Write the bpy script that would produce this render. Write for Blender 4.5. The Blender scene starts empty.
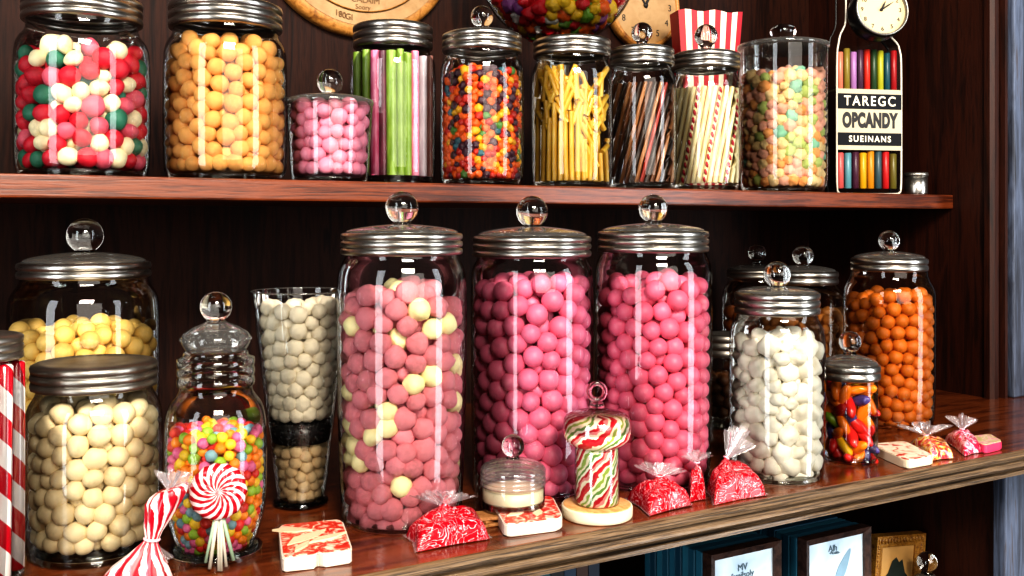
import bpy, bmesh, math, random
import numpy as np
from mathutils import Vector, Matrix, noise as mnoise

random.seed(7); rng = np.random.default_rng(7)
C = bpy.context.scene.collection
PI = math.pi

# ------------------------------------------------------------------ the view
F = 980.0; W0, H0 = 1024, 576; YH = 224.0; ZC = 0.288
TH = math.atan(F / 1702.0); CT, ST = math.cos(TH), math.sin(TH)
YU = 1.074; ZU = 0.3376; TU = 0.024       # upper shelf: front edge, top, thickness
YL = 0.756                                 # lower shelf: front edge, top at z = 0
YB = 1.40                                  # back board

def ray(px, d):
    u = (px - 512) / F
    return d * (ST + u * CT), d * (CT - u * ST)
def depth_at_Y(px, Y):
    return Y / (CT - (px - 512) / F * ST)
def on_plane(px, py, z=0.0):
    d = (ZC - z) * F / (py - YH)
    x, y = ray(px, d)
    return Vector((x, y, z))
def at_Y(px, py, Y):
    d = depth_at_Y(px, Y); x, y = ray(px, d)
    return Vector((x, y, ZC + (YH - py) * d / F))

# ------------------------------------------------------------------ objects
def tag(o, label=None, cat=None, group=None, kind=None):
    if label: o['label'] = label
    if cat: o['category'] = cat
    if group: o['group'] = group
    if kind: o['kind'] = kind
    return o
def empty(name, loc, rz=0.0):
    o = bpy.data.objects.new(name, None); C.objects.link(o)
    o.location = loc; o.rotation_euler = (0, 0, rz); o.empty_display_size = 0.02
    return o
def obj(name, bm, mat, parent=None, smooth=True, label=None):
    me = bpy.data.meshes.new(name)
    bmesh.ops.recalc_face_normals(bm, faces=bm.faces)
    bm.to_mesh(me); bm.free()
    for m in (mat if isinstance(mat, (list, tuple)) else [mat]): me.materials.append(m)
    if smooth:
        me.polygons.foreach_set('use_smooth', [True] * len(me.polygons))
    o = bpy.data.objects.new(name, me); C.objects.link(o)
    if parent is not None: o.parent = parent
    if label: o['label'] = label
    return o
def auto_smooth(o, ang=35):
    me = o.data
    try: me.set_sharp_from_angle(angle=math.radians(ang))
    except Exception: pass
    return o

def box(bm, lo, hi, M=None):
    vs = [bm.verts.new(Vector((x, y, z)) if M is None else M @ Vector((x, y, z))) for x in (lo[0], hi[0]) for y in (lo[1], hi[1]) for z in (lo[2], hi[2])]
    for f in ((0,1,3,2),(4,6,7,5),(0,4,5,1),(2,3,7,6),(0,2,6,4),(1,5,7,3)):
        bm.faces.new([vs[i] for i in f])
    return bm
def bevel(bm, w, seg=2):
    bmesh.ops.bevel(bm, geom=bm.edges[:], offset=w, segments=seg, affect='EDGES', profile=0.5)
    return bm
def lathe(prof, seg=56, bm=None, M=None, closed=False):
    bm = bm or bmesh.new()
    rings = []
    for r, z in prof:
        if r < 1e-6: vs = [Vector((0, 0, z))]
        else: vs = [Vector((r*math.cos(2*PI*k/seg), r*math.sin(2*PI*k/seg), z)) for k in range(seg)]
        rings.append([bm.verts.new(M @ v if M is not None else v) for v in vs])
    pairs = list(zip(rings, rings[1:]))
    if closed: pairs.append((rings[-1], rings[0]))
    for a, b in pairs:
        if len(a) == 1 and len(b) == 1: continue
        for k in range(seg):
            k2 = (k+1) % seg
            if len(a) == 1: bm.faces.new((a[0], b[k], b[k2]))
            elif len(b) == 1: bm.faces.new((a[k], b[0], a[k2]))
            else: bm.faces.new((a[k], b[k], b[k2], a[k2]))
    return bm
def chaikin(p, n=2):
    for _ in range(n):
        q = [p[0]]
        for a, b in zip(p, p[1:]):
            q.append((a[0]*.75+b[0]*.25, a[1]*.75+b[1]*.25)); q.append((a[0]*.25+b[0]*.75, a[1]*.25+b[1]*.75))
        q.append(p[-1]); p = q
    return p
def tube(pts, r, seg=10, bm=None, caps=True, twist=0.0, lobes=0, lobe=0.0):
    bm = bm or bmesh.new()
    pts = [Vector(p) for p in pts]; rings = []
    ref = Vector((0, 0, 1))
    for i, p in enumerate(pts):
        t = (pts[min(i+1, len(pts)-1)] - pts[max(i-1, 0)]).normalized()
        a = t.cross(ref if abs(t.z) < .9 else Vector((0, 1, 0))).normalized(); b = t.cross(a)
        rr = r[i] if isinstance(r, (list, tuple)) else r
        ring = []
        for k in range(seg):
            an = 2*PI*k/seg
            q = rr * (1 + lobe*math.cos(lobes*(an))) if lobes else rr
            an += twist*i
            ring.append(bm.verts.new(p + (a*math.cos(an) + b*math.sin(an))*q))
        rings.append(ring)
    for a, b in zip(rings, rings[1:]):
        for k in range(seg): bm.faces.new((a[k], b[k], b[(k+1)%seg], a[(k+1)%seg]))
    if caps:
        bm.faces.new(rings[0]); bm.faces.new(rings[-1])
    return bm
def prism(outline, z0, z1, bm=None, M=None):
    bm = bm or bmesh.new()
    f = (lambda v: M @ v) if M is not None else (lambda v: v)
    a = [bm.verts.new(f(Vector((x, y, z0)))) for x, y in outline]
    b = [bm.verts.new(f(Vector((x, y, z1)))) for x, y in outline]
    n = len(a)
    for k in range(n): bm.faces.new((a[k], a[(k+1)%n], b[(k+1)%n], b[k]))
    bm.faces.new(a[::-1]); bm.faces.new(b)
    return bm
def round_poly(pts, rad=.25, n=4):
    """Corners of a polygon cut to smooth curves; rad is a share of each side."""
    out = []
    m = len(pts)
    for i in range(m):
        p0, p, p1 = Vector(pts[i-1]), Vector(pts[i]), Vector(pts[(i+1) % m])
        a, b = p.lerp(p0, rad), p.lerp(p1, rad)
        for k in range(n+1):
            t = k/n
            out.append(tuple(a*(1-t)**2 + p*2*t*(1-t) + b*t*t))
    return out

# ------------------------------------------------------------------ materials
def srgb(h):
    if isinstance(h, (tuple, list)): return tuple(h)[:3] + (1.0,)
    c = [int(h[i:i+2], 16)/255 for i in (0, 2, 4)]
    return tuple(x/12.92 if x <= .04045 else ((x+.055)/1.055)**2.4 for x in c) + (1.0,)
class N:
    def __init__(s, name):
        s.m = bpy.data.materials.new(name); s.m.use_nodes = True
        s.t = s.m.node_tree; s.t.nodes.clear()
        s.out = s.t.nodes.new('ShaderNodeOutputMaterial')
    def n(s, typ, **kw):
        nd = s.t.nodes.new(typ)
        for k, v in kw.items():
            if k.startswith('i_'):
                key = k[2:].replace('_', ' ')
                s.set(nd.inputs[key], v)
            else: setattr(nd, k, v)
        return nd
    def set(s, sock, v):
        if isinstance(v, bpy.types.NodeSocket): s.t.links.new(v, sock)
        else: sock.default_value = v
    def math(s, op, a, b=None):
        nd = s.t.nodes.new('ShaderNodeMath'); nd.operation = op
        s.set(nd.inputs[0], a)
        if b is not None: s.set(nd.inputs[1], b)
        return nd.outputs[0]
    def ramp(s, fac, stops, interp='LINEAR'):
        nd = s.t.nodes.new('ShaderNodeValToRGB'); s.set(nd.inputs[0], fac)
        cr = nd.color_ramp; cr.interpolation = interp
        while len(cr.elements) < len(stops): cr.elements.new(.5)
        for e, (p, c) in zip(cr.elements, stops): e.position = p; e.color = srgb(c)
        return nd.outputs[0]
    def coord(s, scale=(1, 1, 1), which='Object'):
        tc = s.t.nodes.new('ShaderNodeTexCoord'); mp = s.t.nodes.new('ShaderNodeMapping')
        mp.inputs['Scale'].default_value = scale
        s.t.links.new(tc.outputs[which], mp.inputs[0]); return mp.outputs[0]
    def noise(s, vec, scale=5, detail=4, rough=.55, dist=0.0):
        nd = s.t.nodes.new('ShaderNodeTexNoise'); s.set(nd.inputs['Vector'], vec)
        nd.inputs['Scale'].default_value = scale; nd.inputs['Detail'].default_value = detail
        nd.inputs['Roughness'].default_value = rough; nd.inputs['Distortion'].default_value = dist
        return nd.outputs[0]
    def mix(s, fac, a, b, mode='MIX'):
        nd = s.t.nodes.new('ShaderNodeMix'); nd.data_type = 'RGBA'; nd.blend_type = mode
        s.set(nd.inputs[0], fac); s.set(nd.inputs[6], srgb(a) if isinstance(a, str) else a); s.set(nd.inputs[7], srgb(b) if isinstance(b, str) else b)
        return nd.outputs[2]
    def bsdf(s, color, rough=.5, metal=0., bump=None, bdist=.001, bstr=.4, coat=0., spec=.5, sss=0., coat_r=.05):
        b = s.t.nodes.new('ShaderNodeBsdfPrincipled')
        s.set(b.inputs['Base Color'], srgb(color) if isinstance(color, str) else color)
        s.set(b.inputs['Roughness'], rough); s.set(b.inputs['Metallic'], metal)
        b.inputs['Coat Weight'].default_value = coat; b.inputs['Coat Roughness'].default_value = coat_r
        b.inputs['Specular IOR Level'].default_value = spec
        if sss: b.inputs['Subsurface Weight'].default_value = sss; b.inputs['Subsurface Radius'].default_value = (.004, .002, .001); b.inputs['Subsurface Scale'].default_value = 1.0
        if bump is not None:
            bp = s.t.nodes.new('ShaderNodeBump'); s.set(bp.inputs['Height'], bump)
            bp.inputs['Distance'].default_value = bdist; bp.inputs['Strength'].default_value = bstr
            s.t.links.new(bp.outputs[0], b.inputs['Normal'])
        s.t.links.new(b.outputs[0], s.out.inputs[0]); return s.m

def plain(name, color, rough=.5, metal=0., coat=0., var=.0):
    k = N(name)
    nz = k.noise(k.coord(), 60, 3)
    c = srgb(color)
    d = tuple(x*(1-var) for x in c[:3]) + (1,)
    return k.bsdf(k.mix(nz, c, d), rough, metal, coat=coat)

def candy_mat(name, color, rough=.45, var=.18, bump=.3, spots=None, coat=0., nscale=1.6):
    k = N(name)
    oi = k.n('ShaderNodeObjectInfo')
    nz = k.noise(k.coord(), nscale, 5, .65)
    c = srgb(color)
    dark = tuple(x*(1-var*1.6) for x in c[:3]) + (1,)
    light = tuple(min(1, x*(1+var)+.02*var) for x in c[:3]) + (1,)
    col = k.mix(oi.outputs['Random'], dark, light)
    col = k.mix(k.ramp(nz, [(.35, (0, 0, 0)), (.7, (1, 1, 1))]), col, spots or light)
    fine = k.noise(k.coord(), 9, 4, .7)
    return k.bsdf(col, rough, bump=fine, bdist=.003, bstr=bump, coat=coat)

def thin_glass(name, tint=(.97, .98, .97), edge=(.55, .57, .56), refl=.45, rough=.0):
    k = N(name)
    lw = k.n('ShaderNodeLayerWeight', i_Blend=.5)
    fac = k.ramp(lw.outputs['Facing'], [(.72, (0, 0, 0)), (.99, (1, 1, 1))])
    col = k.mix(fac, tint + (1,), edge + (1,))
    tr = k.n('ShaderNodeBsdfTransparent', i_Color=col)
    gl = k.n('ShaderNodeBsdfGlossy', i_Roughness=rough)
    fr = k.n('ShaderNodeFresnel', i_IOR=1.5)
    f2 = k.math('MULTIPLY', fr.outputs[0], refl*2.2)
    f2 = k.math('MINIMUM', f2, .85)
    mx = k.n('ShaderNodeMixShader'); k.set(mx.inputs[0], f2)
    k.t.links.new(tr.outputs[0], mx.inputs[1]); k.t.links.new(gl.outputs[0], mx.inputs[2])
    k.t.links.new(mx.outputs[0], k.out.inputs[0]); return k.m
def solid_glass(name, color=(.97, .98, .98), rough=.0):
    k = N(name); g = k.n('ShaderNodeBsdfGlass', i_Color=color + (1,), i_IOR=1.48, i_Roughness=rough)
    k.t.links.new(g.outputs[0], k.out.inputs[0]); return k.m

def wood(name, cols, scale, rough=.4, coat=.0, bstr=.35, dist=1.2, base=6, spec=.5):
    k = N(name)
    v = k.coord(scale)
    a = k.noise(v, base, 8, .62, dist); b = k.noise(v, base*5, 5, .6, .3)
    h = k.math('ADD', k.math('MULTIPLY', a, .72), k.math('MULTIPLY', b, .28))
    n = len(cols); col = k.ramp(h, [(.34 + .32*i/(n-1), c) for i, c in enumerate(cols)])
    return k.bsdf(col, rough, bump=h, bdist=.002, bstr=bstr, coat=coat, coat_r=.12, spec=spec)

def helix(name, cols, turns, pitch, rough=.3, coat=.4, wob=.0, swirl=False):
    """Stripes that wind round the local z axis; swirl: stripes that curl out from the centre of a disc."""
    k = N(name)
    tc = k.n('ShaderNodeTexCoord'); sp = k.n('ShaderNodeSeparateXYZ'); k.t.links.new(tc.outputs['Object'], sp.inputs[0])
    x, y, z = sp.outputs
    an = k.math('DIVIDE', k.math('ARCTAN2', y, x), 2*PI)
    s = k.math('MULTIPLY', an, turns)
    if swirl:
        rr = k.math('SQRT', k.math('ADD', k.math('MULTIPLY', x, x), k.math('MULTIPLY', y, y)))
        s = k.math('ADD', s, k.math('MULTIPLY', rr, pitch))
    else:
        s = k.math('ADD', s, k.math('MULTIPLY', z, pitch))
    if wob: s = k.math('ADD', s, k.math('MULTIPLY', k.noise(k.coord(), 55, 3), wob))
    fr = k.math('FRACT', s)
    n = len(cols)
    col = k.ramp(fr, [(i/n, c) for i, c in enumerate(cols)], 'CONSTANT')
    return k.bsdf(col, rough, coat=coat)

def marble(name, cols, scale=60, rough=.25, coat=.6, bstr=.5, dist=2.5, stops=None, spec=.5):
    k = N(name)
    a = k.noise(k.coord(), scale, 3, .55, dist)
    col = k.ramp(a, list(zip(stops or [.34+.32*i/(len(cols)-1) for i in range(len(cols))], cols)))
    b = k.noise(k.coord(), scale*1.4, 3, .6)
    return k.bsdf(col, rough, bump=b, bdist=.003, bstr=bstr, coat=coat, coat_r=.03, spec=spec)

GLASS = thin_glass('clear_jar_glass')
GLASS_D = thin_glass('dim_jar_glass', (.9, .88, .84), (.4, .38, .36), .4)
LIDGLASS = thin_glass('lid_glass', (.72, .72, .70), (.35, .36, .36), .6)
KNOB = solid_glass('knob_glass')
BASEG = thin_glass('base_glass', (.62, .63, .60), (.3, .3, .3), .6)
CELLO = thin_glass('cellophane', (.93, .90, .91), (.55, .5, .5), .75, .12)
def whiten(m, amount, color):
    t = m.node_tree; out = [n for n in t.nodes if n.type == 'OUTPUT_MATERIAL'][0]; src = out.inputs[0].links[0].from_socket
    d = t.nodes.new('ShaderNodeBsdfDiffuse'); d.inputs[0].default_value = color + (1,)
    tl = t.nodes.new('ShaderNodeBsdfTranslucent'); tl.inputs[0].default_value = color + (1,)
    a = t.nodes.new('ShaderNodeMixShader'); t.links.new(d.outputs[0], a.inputs[1]); t.links.new(tl.outputs[0], a.inputs[2])
    b = t.nodes.new('ShaderNodeMixShader'); b.inputs[0].default_value = amount
    t.links.new(src, b.inputs[1]); t.links.new(a.outputs[0], b.inputs[2]); t.links.new(b.outputs[0], out.inputs[0])
whiten(CELLO, .22, (.95, .88, .9)); whiten(LIDGLASS, .13, (.62, .61, .58))
def metal(name, c, r):
    k = N(name); nz = k.noise(k.coord((20, 20, 400)), 3, 3)
    return k.bsdf(k.mix(nz, c, tuple(x*.6 for x in srgb(c)[:3])+(1,)), k.math('ADD', k.math('MULTIPLY', nz, .2), r), 1.0)
STEEL = metal('brushed_steel', 'bdb9b2', .2)
STEEL_D = metal('aged_steel', 'aca79e', .3)
W_SHELF = wood('upper_shelf_wood', ['24100a', '481f0d', '74391a', '522615'], (.9, 9, 22), .36, .15, .35)
W_TOP = wood('counter_wood', ['2a1208', '552810', '7a4020', '5f2f15'], (.8, 7, 14), .22, .45, .2)
W_MOLD = wood('moulding_wood', ['140e09', '3f3020', '7d664c', '2a2018', '5f4e3c'], (.7, 14, 60), .38, .25, 1.0, 1.2)
W_BACK = wood('back_board_wood', ['100705', '22100a', '32190f', '170a07'], (9, 9, .7), .6, .0, .4, spec=.18)
W_SIDE = wood('side_panel_wood', ['150804', '260f07', '35170b', '1d0b06'], (9, 9, .7), .5, .0, .3, spec=.3)
W_BLUE = wood('weathered_post_wood', ['1d1b20', '3a3f4c', '565f72', '40332a'], (7, 7, .6), .55, .05, .5)
W_PALE = wood('pale_disc_wood', ['8f5c2c', 'bd8850', 'cfa672', 'ab763f'], (14, 4, 4), .5, 0, .3)
W_FRAME = wood('dark_frame_wood', ['140b08', '2f1d17', '4a332a', '20120d'], (8, 8, 8), .45, .1, .6)
BLACKM = plain('black_metal', '0d0d0f', .35, .3)
CREAM = plain('cream_paint', 'd2c7ac', .55, var=.1)
WHITE = plain('white_sugar', 'd2c8ba', .6, var=.14)

# ------------------------------------------------------------------ the cabinet
def struct(name, bm, m, bev=0.0, seg=2):
    if bev: bevel(bm, bev, seg)
    o = obj(name, bm, m, smooth=False); tag(o, kind='structure'); return o
struct('wall_back', box(bmesh.new(), (-1.4, YB, -.62), (1.9, YB+.03, 1.25)), W_BACK)
struct('wall_right', box(bmesh.new(), (1.49, 1.014, -.0), (1.5275, YB, 1.25)), W_SIDE)
# moulded front edge of the right-hand panel, then the weathered post beside it
bm = bmesh.new()
prof = [(1.484, 1.014), (1.484, 1.004), (1.490, .999), (1.500, .999), (1.503, 1.006), (1.512, 1.006), (1.513, .996), (1.520, .996), (1.523, 1.002), (1.527, 1.002), (1.527, 1.014)]
prism(prof, 0.0, 1.25, bm)
struct('trim_1', bm, W_SIDE)
struct('wall_post', box(bmesh.new(), (1.528, .99, 0.0), (1.9, YB, 1.25)), W_BLUE, .003)
# upper shelf
bm = box(bmesh.new(), (-1.4, YU, ZU-TU), (1.489, YB, ZU)); struct('trim_upper_shelf', bm, W_SHELF, .0025)
# lower shelf with its moulded front
bm = box(bmesh.new(), (-1.4, YL+.004, -.012), (1.9, YB, 0)); struct('trim_counter', bm, W_TOP)
pf = [(.0, 0.0), (-.010, -.0005), (-.014, -.0025), (-.0165, -.006), (-.0155, -.0095), (-.010, -.0115), (-.008, -.0135), (-.012, -.016), (-.0135, -.0195), (-.011, -.0225), (-.004, -.0245), (-.002, -.027), (-.006, -.0285), (-.006, -.033), (.010, -.034), (.05, -.034), (.05, -.0125), (.006, -.0125)]
bm = bmesh.new()
M = Matrix(((0, 0, 1, 0), (1, 0, 0, YL+.0165-.004), (0, 1, 0, 0), (0, 0, 0, 1)))
prism(pf, -1.4, 1.9, bm, M)
auto_smooth(struct('trim_moulding', bm, W_MOLD), 40)
# lower cabinet
ZF = -.27
struct('floor', box(bmesh.new(), (-1.4, .84, ZF-.03), (1.9, YB, ZF)), W_BACK)
struct('wall_lower_right', box(bmesh.new(), (1.315, .875, ZF), (1.345, YB, -.0125)), W_SIDE)
struct('wall_lower_post', box(bmesh.new(), (1.30, .855, ZF), (1.9, .875, -.034)), W_BLUE, .002)

# ------------------------------------------------------------------ jars
JARS = {}
class Jar: pass
def place(cx, hw, yb=None, Y=None, upper=False, off=.012):
    """Where a round thing stands: on the lower shelf by its front base, on the upper shelf by its row."""
    if upper:
        r = .05
        for _ in range(20):
            y = Y if Y else YU + off + r
            d = depth_at_Y(cx, y); r = hw*d/F
        zb = ZU
    else:
        zb = 0.0
        d = depth_at_Y(cx, Y) if Y else ZC*F/(yb-YH)/(1-hw/F)
    x, y = ray(cx, d)
    return d, x, y, zb

def ridged(r, z0, z1, n):
    """A metal band with n rounded ridges."""
    p = []
    h = (z1-z0)/n
    for i in range(n):
        a = z0+i*h
        for t, k in ((.03, -.025), (.14, .012), (.5, .024), (.86, .012), (.97, -.025)):
            p.append((r*(1+k), a+h*t))
    return p

def make_jar(key, name, label, cx, hw, prof, band=None, dome=None, knob=None, flatlid=None, yb=None, Y=None, upper=False, off=.012, glass=None, steel=None, cat='jar', nrid=3, group=None, zoff=0.0, base=True, thick=.0025):
    J = Jar(); d, x, y, zb = place(cx, hw, yb, Y, upper, off)
    if zoff:
        d = (ZC-zoff)*F/(yb-YH)/(1-hw/F); x, y = ray(cx, d); zb = zoff
    s = d/F; Z = lambda py: ZC + (YH-py)*s - zb
    J.d, J.s, J.x, J.y, J.zb, J.cx, J.hw, J.label, J.Z = d, s, x, y, zb, cx, hw, label, Z
    vx, vy = x/math.hypot(x, y), y/math.hypot(x, y)
    J.toward = Vector((-vx, -vy, 0)); J.right = Vector((vy, -vx, 0))
    P = [(h*s, Z(py)) for py, h in prof]
    r0 = P[0][0]
    P[0] = (r0, .0045)
    body = [(0, .0012), (r0*.6, .0012), (r0-.006, 0.0), (r0-.0015, .0008)] + chaikin(P, 2)
    J.inner = sorted([(z, r) for r, z in chaikin(P, 2)])
    t = J.root = empty(name, (x, y, zb + .0002)); tag(t, label, cat, group)
    glass = glass or GLASS; steel = steel or STEEL
    obj('glass_body', lathe(body, 64), glass, t)
    if base:
        obj('thick_base', lathe([(0, .0022), (r0-.005, .0022), (r0-.003, .004), (r0-.0035, .0065), (r0-.008, .0078), (0, .0072)], 48), BASEG, t)
    if band:
        y0, y1, bh = band
        z0, z1, br = Z(y0), Z(y1), bh*s
        pr = ridged(br, z0, z1, nrid)
        if dome:                       # open metal band, glass dome above it
            pr = [(br*.93, z0)] + pr + [(br*.93, z1), (br*.90, z1-.001)]
            obj('screw_band', lathe(pr, 64), steel, t)
            yt, nk = dome
            zt = Z(yt); h = zt-z1; rk = (knob[1]*.42*s) if knob else 0.0
            q = [(br*.92, z1-.0005), (br*.95, z1+h*.10), (br*.86, z1+h*.42), (br*.60, z1+h*.72), (br*.34, z1+h*.9), (max(rk, .0), zt)]
            L = obj('lid', lathe(chaikin(q, 2) + ([(0, zt)] if rk else []), 64), LIDGLASS, t)
        else:
            pr = [(br*.93, z0)] + pr + [(br*.95, z1+.0005), (br*.86, z1+.0012), (br*.83, z1+.0004), (br*.5, z1+.001), (0, z1+.001)]
            L = obj('lid', lathe(pr, 64), steel, t)
        if knob:
            add_knob(L, knob, Z, s, Z(dome[0]) if dome else z1)
    if flatlid:
        y0, y1, bh = flatlid
        z0, z1, br = Z(y0), Z(y1), bh*s
        q = [(0, z0+.0005), (br*.9, z0+.0005), (br*.985, z0), (br, z0+(z1-z0)*.25), (br*.99, z0+(z1-z0)*.5), (br*.8, z0+(z1-z0)*.75), (br*.4, z1), (0, z1)]
        L = obj('lid', lathe(q, 64), LIDGLASS, t)
        if knob: add_knob(L, knob, Z, s, z1)
    JARS[key] = J
    return J
def add_knob(L, knob, Z, s, zt):
    ky, kr = knob[0], knob[1]; sq = knob[2] if len(knob) > 2 else 1.0
    zc = Z(ky); r = kr*s; rz = r*sq; nr = r*.45
    q = [(0, zt-.0003), (nr*1.35, zt-.0003), (nr*1.25, zt+.001), (nr, zt+max(.0015, (zc-rz*.8-zt)*.5))]
    for i in range(1, 17):
        a = -PI/2 + .42 + (PI-.42)*i/16
        q.append((max(0, r*math.cos(a)) if i < 16 else 0, zc+rz*math.sin(a)))
    obj('knob', lathe(q, 40), KNOB, L)

up = dict(upper=True)
# --- upper row
make_jar('U1', 'candy_jar', 'large squat glass jar of red, green and cream candies on the upper shelf', 83, 63.5,
  [(172, 60), (162, 63.5), (60, 63.5), (44, 61), (36, 54), (30, 52), (22, 52)], band=(25, 1, 55.5), **up)
make_jar('U2', 'candy_jar', 'glass jar of peach coloured candy balls with ridged steel lid on the upper shelf', 226, 60,
  [(177, 56), (168, 60), (60, 60), (46, 57), (38, 51), (28, 50)], band=(32, 7, 54), **up)
make_jar('U3', 'candy_jar', 'short tapered glass jar of pink balls with knobbed lid on the upper shelf', 330, 42,
  [(181, 38), (174, 39), (150, 40), (106, 42.5)], flatlid=(106, 95, 43.5), knob=(82, 13), **up)
make_jar('U4', 'candy_jar', 'glass jar of upright green and pink candy sticks on the upper shelf', 393, 43,
  [(181, 40), (172, 43), (70, 43), (60, 41), (54, 37), (48, 36)], band=(50, 27, 39), Y=1.205, **up)
make_jar('U5', 'candy_jar', 'glass jar of tiny multicoloured orange and red candies on the upper shelf', 482, 42,
  [(184, 39), (176, 42), (74, 42), (64, 40), (58, 36), (51, 35.5)], band=(54, 35.5, 39), dome=(31, 0), knob=(17, 11.5), **up)
make_jar('U6', 'candy_jar', 'glass jar of yellow candy sticks with ridged steel lid on the upper shelf', 572, 41,
  [(186, 38), (178, 41), (80, 41), (70, 39), (64, 36), (57, 35)], band=(59, 41, 38), **up)
make_jar('U7', 'candy_jar', 'narrow glass jar of twisted brown sticks with knobbed lid on the upper shelf', 642, 34.5,
  [(187, 32), (180, 34.5), (86, 34.5), (77, 33), (71, 29), (64, 28.5)], band=(67, 50, 31.5), dome=(46, 0), knob=(33, 10.5), **up)
make_jar('U8', 'candy_jar', 'narrow glass jar of cream and red striped sticks on the upper shelf', 706, 35,
  [(189, 32), (182, 35), (92, 35), (82, 33), (75, 30), (68, 29.5)], band=(71, 55, 33), dome=(51, 0), knob=(36, 11.5), **up)
make_jar('U9', 'candy_jar', 'straight sided glass jar of pastel puffed candies with flat lid on the upper shelf', 783, 43,
  [(191, 40), (184, 43), (120, 43), (50, 43)], flatlid=(50, 41, 45), knob=(32, 13, .62), **up)
# --- lower shelf
make_jar('L1', 'candy_jar', 'wide glass jar of pale yellow balls with knobbed lid, standing at the back', 85, 71,
  [(506, 64), (490, 70), (310, 71), (294, 68), (284, 60), (276, 59)], band=(278, 262, 61), dome=(252, 0), knob=(236, 17.5), Y=1.085, nrid=2)
make_jar('L2', 'candy_jar', 'large glass jar of cream candy balls with ridged steel screw lid', 95, 65,
  [(572, 57), (556, 63), (424, 65), (404, 62), (392, 54), (384, 53)], band=(387, 362, 58), yb=572, steel=STEEL_D)
make_jar('L3', 'candy_jar', 'glass jar of red and white candy canes cut off by the picture edge', -28, 48,
  [(600, 45), (590, 48), (380, 48), (366, 45), (358, 42)], band=(360, 336, 46), yb=602, steel=STEEL_D)
make_jar('L4', 'candy_jar', 'footed glass apothecary jar of rainbow candy beads with a tiered lid', 216, 50,
  [(571, 45), (566, 43), (552, 35), (545, 36), (532, 42), (505, 49), (430, 50), (405, 46), (393, 36), (386, 35)], band=None, yb=570, base=True)
make_jar('L6', 'candy_jar', 'tall glass jar of rough pink and cream balls, first of the three tall jars', 402, 64,
  [(532, 55), (520, 60), (400, 64), (285, 65), (268, 62), (259, 57), (252, 56)], band=(255, 233, 59.5), dome=(224, 0), knob=(208, 16.5), yb=538)
make_jar('L7', 'candy_jar', 'tall glass jar of smooth pink balls, middle of the three tall jars', 532, 61,
  [(512, 55), (500, 59), (400, 61), (282, 61.5), (268, 60), (260, 55), (254, 54)], band=(257, 236, 58), dome=(226, 0), knob=(212, 16), yb=505)
make_jar('L8', 'candy_jar', 'tall glass jar of smooth pink balls behind the red sweet bags', 653, 58,
  [(497, 52), (486, 56), (400, 58), (278, 58.5), (264, 57), (256, 53), (248, 52)], band=(252, 231, 54), dome=(223, 0), knob=(209, 14.5), yb=495)
make_jar('L9', 'candy_jar', 'glass jar of white pebble shaped candies with round knob lid', 777, 47,
  [(487, 41), (478, 45), (400, 47), (338, 47), (326, 45), (318, 40), (312, 39)], band=(314, 292, 41), dome=(286, 0), knob=(275, 13.5), yb=487)
make_jar('L10', 'candy_jar', 'small glass jar of bright elongated candies beside the white pebble jar', 850, 27,
  [(466, 24), (460, 26), (430, 26.5), (378, 26.5)], band=(379, 364, 28.5), dome=(354, 0), knob=(342, 11), yb=466, nrid=2)
make_jar('L11', 'candy_jar', 'large glass jar of orange balls in the shelf corner', 889, 44,
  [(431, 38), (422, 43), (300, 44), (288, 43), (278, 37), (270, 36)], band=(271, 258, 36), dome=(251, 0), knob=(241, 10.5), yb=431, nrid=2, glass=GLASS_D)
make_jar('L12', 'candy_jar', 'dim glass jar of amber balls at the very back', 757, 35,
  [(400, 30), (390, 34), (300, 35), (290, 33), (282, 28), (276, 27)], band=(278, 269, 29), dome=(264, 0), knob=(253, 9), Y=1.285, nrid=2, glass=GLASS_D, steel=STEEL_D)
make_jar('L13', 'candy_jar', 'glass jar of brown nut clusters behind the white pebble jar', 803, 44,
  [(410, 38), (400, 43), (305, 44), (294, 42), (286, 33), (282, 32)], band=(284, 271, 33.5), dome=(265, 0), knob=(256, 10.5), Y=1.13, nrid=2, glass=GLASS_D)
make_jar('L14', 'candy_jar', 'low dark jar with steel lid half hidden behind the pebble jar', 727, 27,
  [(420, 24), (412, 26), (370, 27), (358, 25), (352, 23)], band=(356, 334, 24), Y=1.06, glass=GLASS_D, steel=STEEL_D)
# lid of the footed apothecary jar: ridged glass stopper with a ball
J = JARS['L4']; s, Z = J.s, J.Z
obj('screw_neck', lathe([(35*s, Z(388))] + ridged(37*s, Z(386), Z(357), 3) + [(32*s, Z(356)), (31*s, Z(352))], 64), thin_glass('neck_glass', (.75, .74, .70), (.35, .34, .32), .6), J.root)
q = [(0, Z(352)), (26*s, Z(352)), (30*s, Z(349)), (33*s, Z(343)), (34*s, Z(338)), (31*s, Z(333)), (22*s, Z(327)), (12*s, Z(323)), (9*s, Z(321)), (0, Z(321))]
L = obj('stopper_lid', lathe(q, 64), LIDGLASS, J.root)
bm = bmesh.new()
for k in range(36):
    a = 2*PI*k/36
    lathe([(0, -2*s), (1.3*s, -1.4*s), (1.6*s, 0), (1.3*s, 1.4*s), (0, 2*s)], 8, bm, Matrix.Translation((33.4*s*math.cos(a), 33.4*s*math.sin(a), Z(339))))
obj('beaded_rim', bm, LIDGLASS, L)
add_knob(L, (307, 15.5), Z, s, Z(321))

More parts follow.
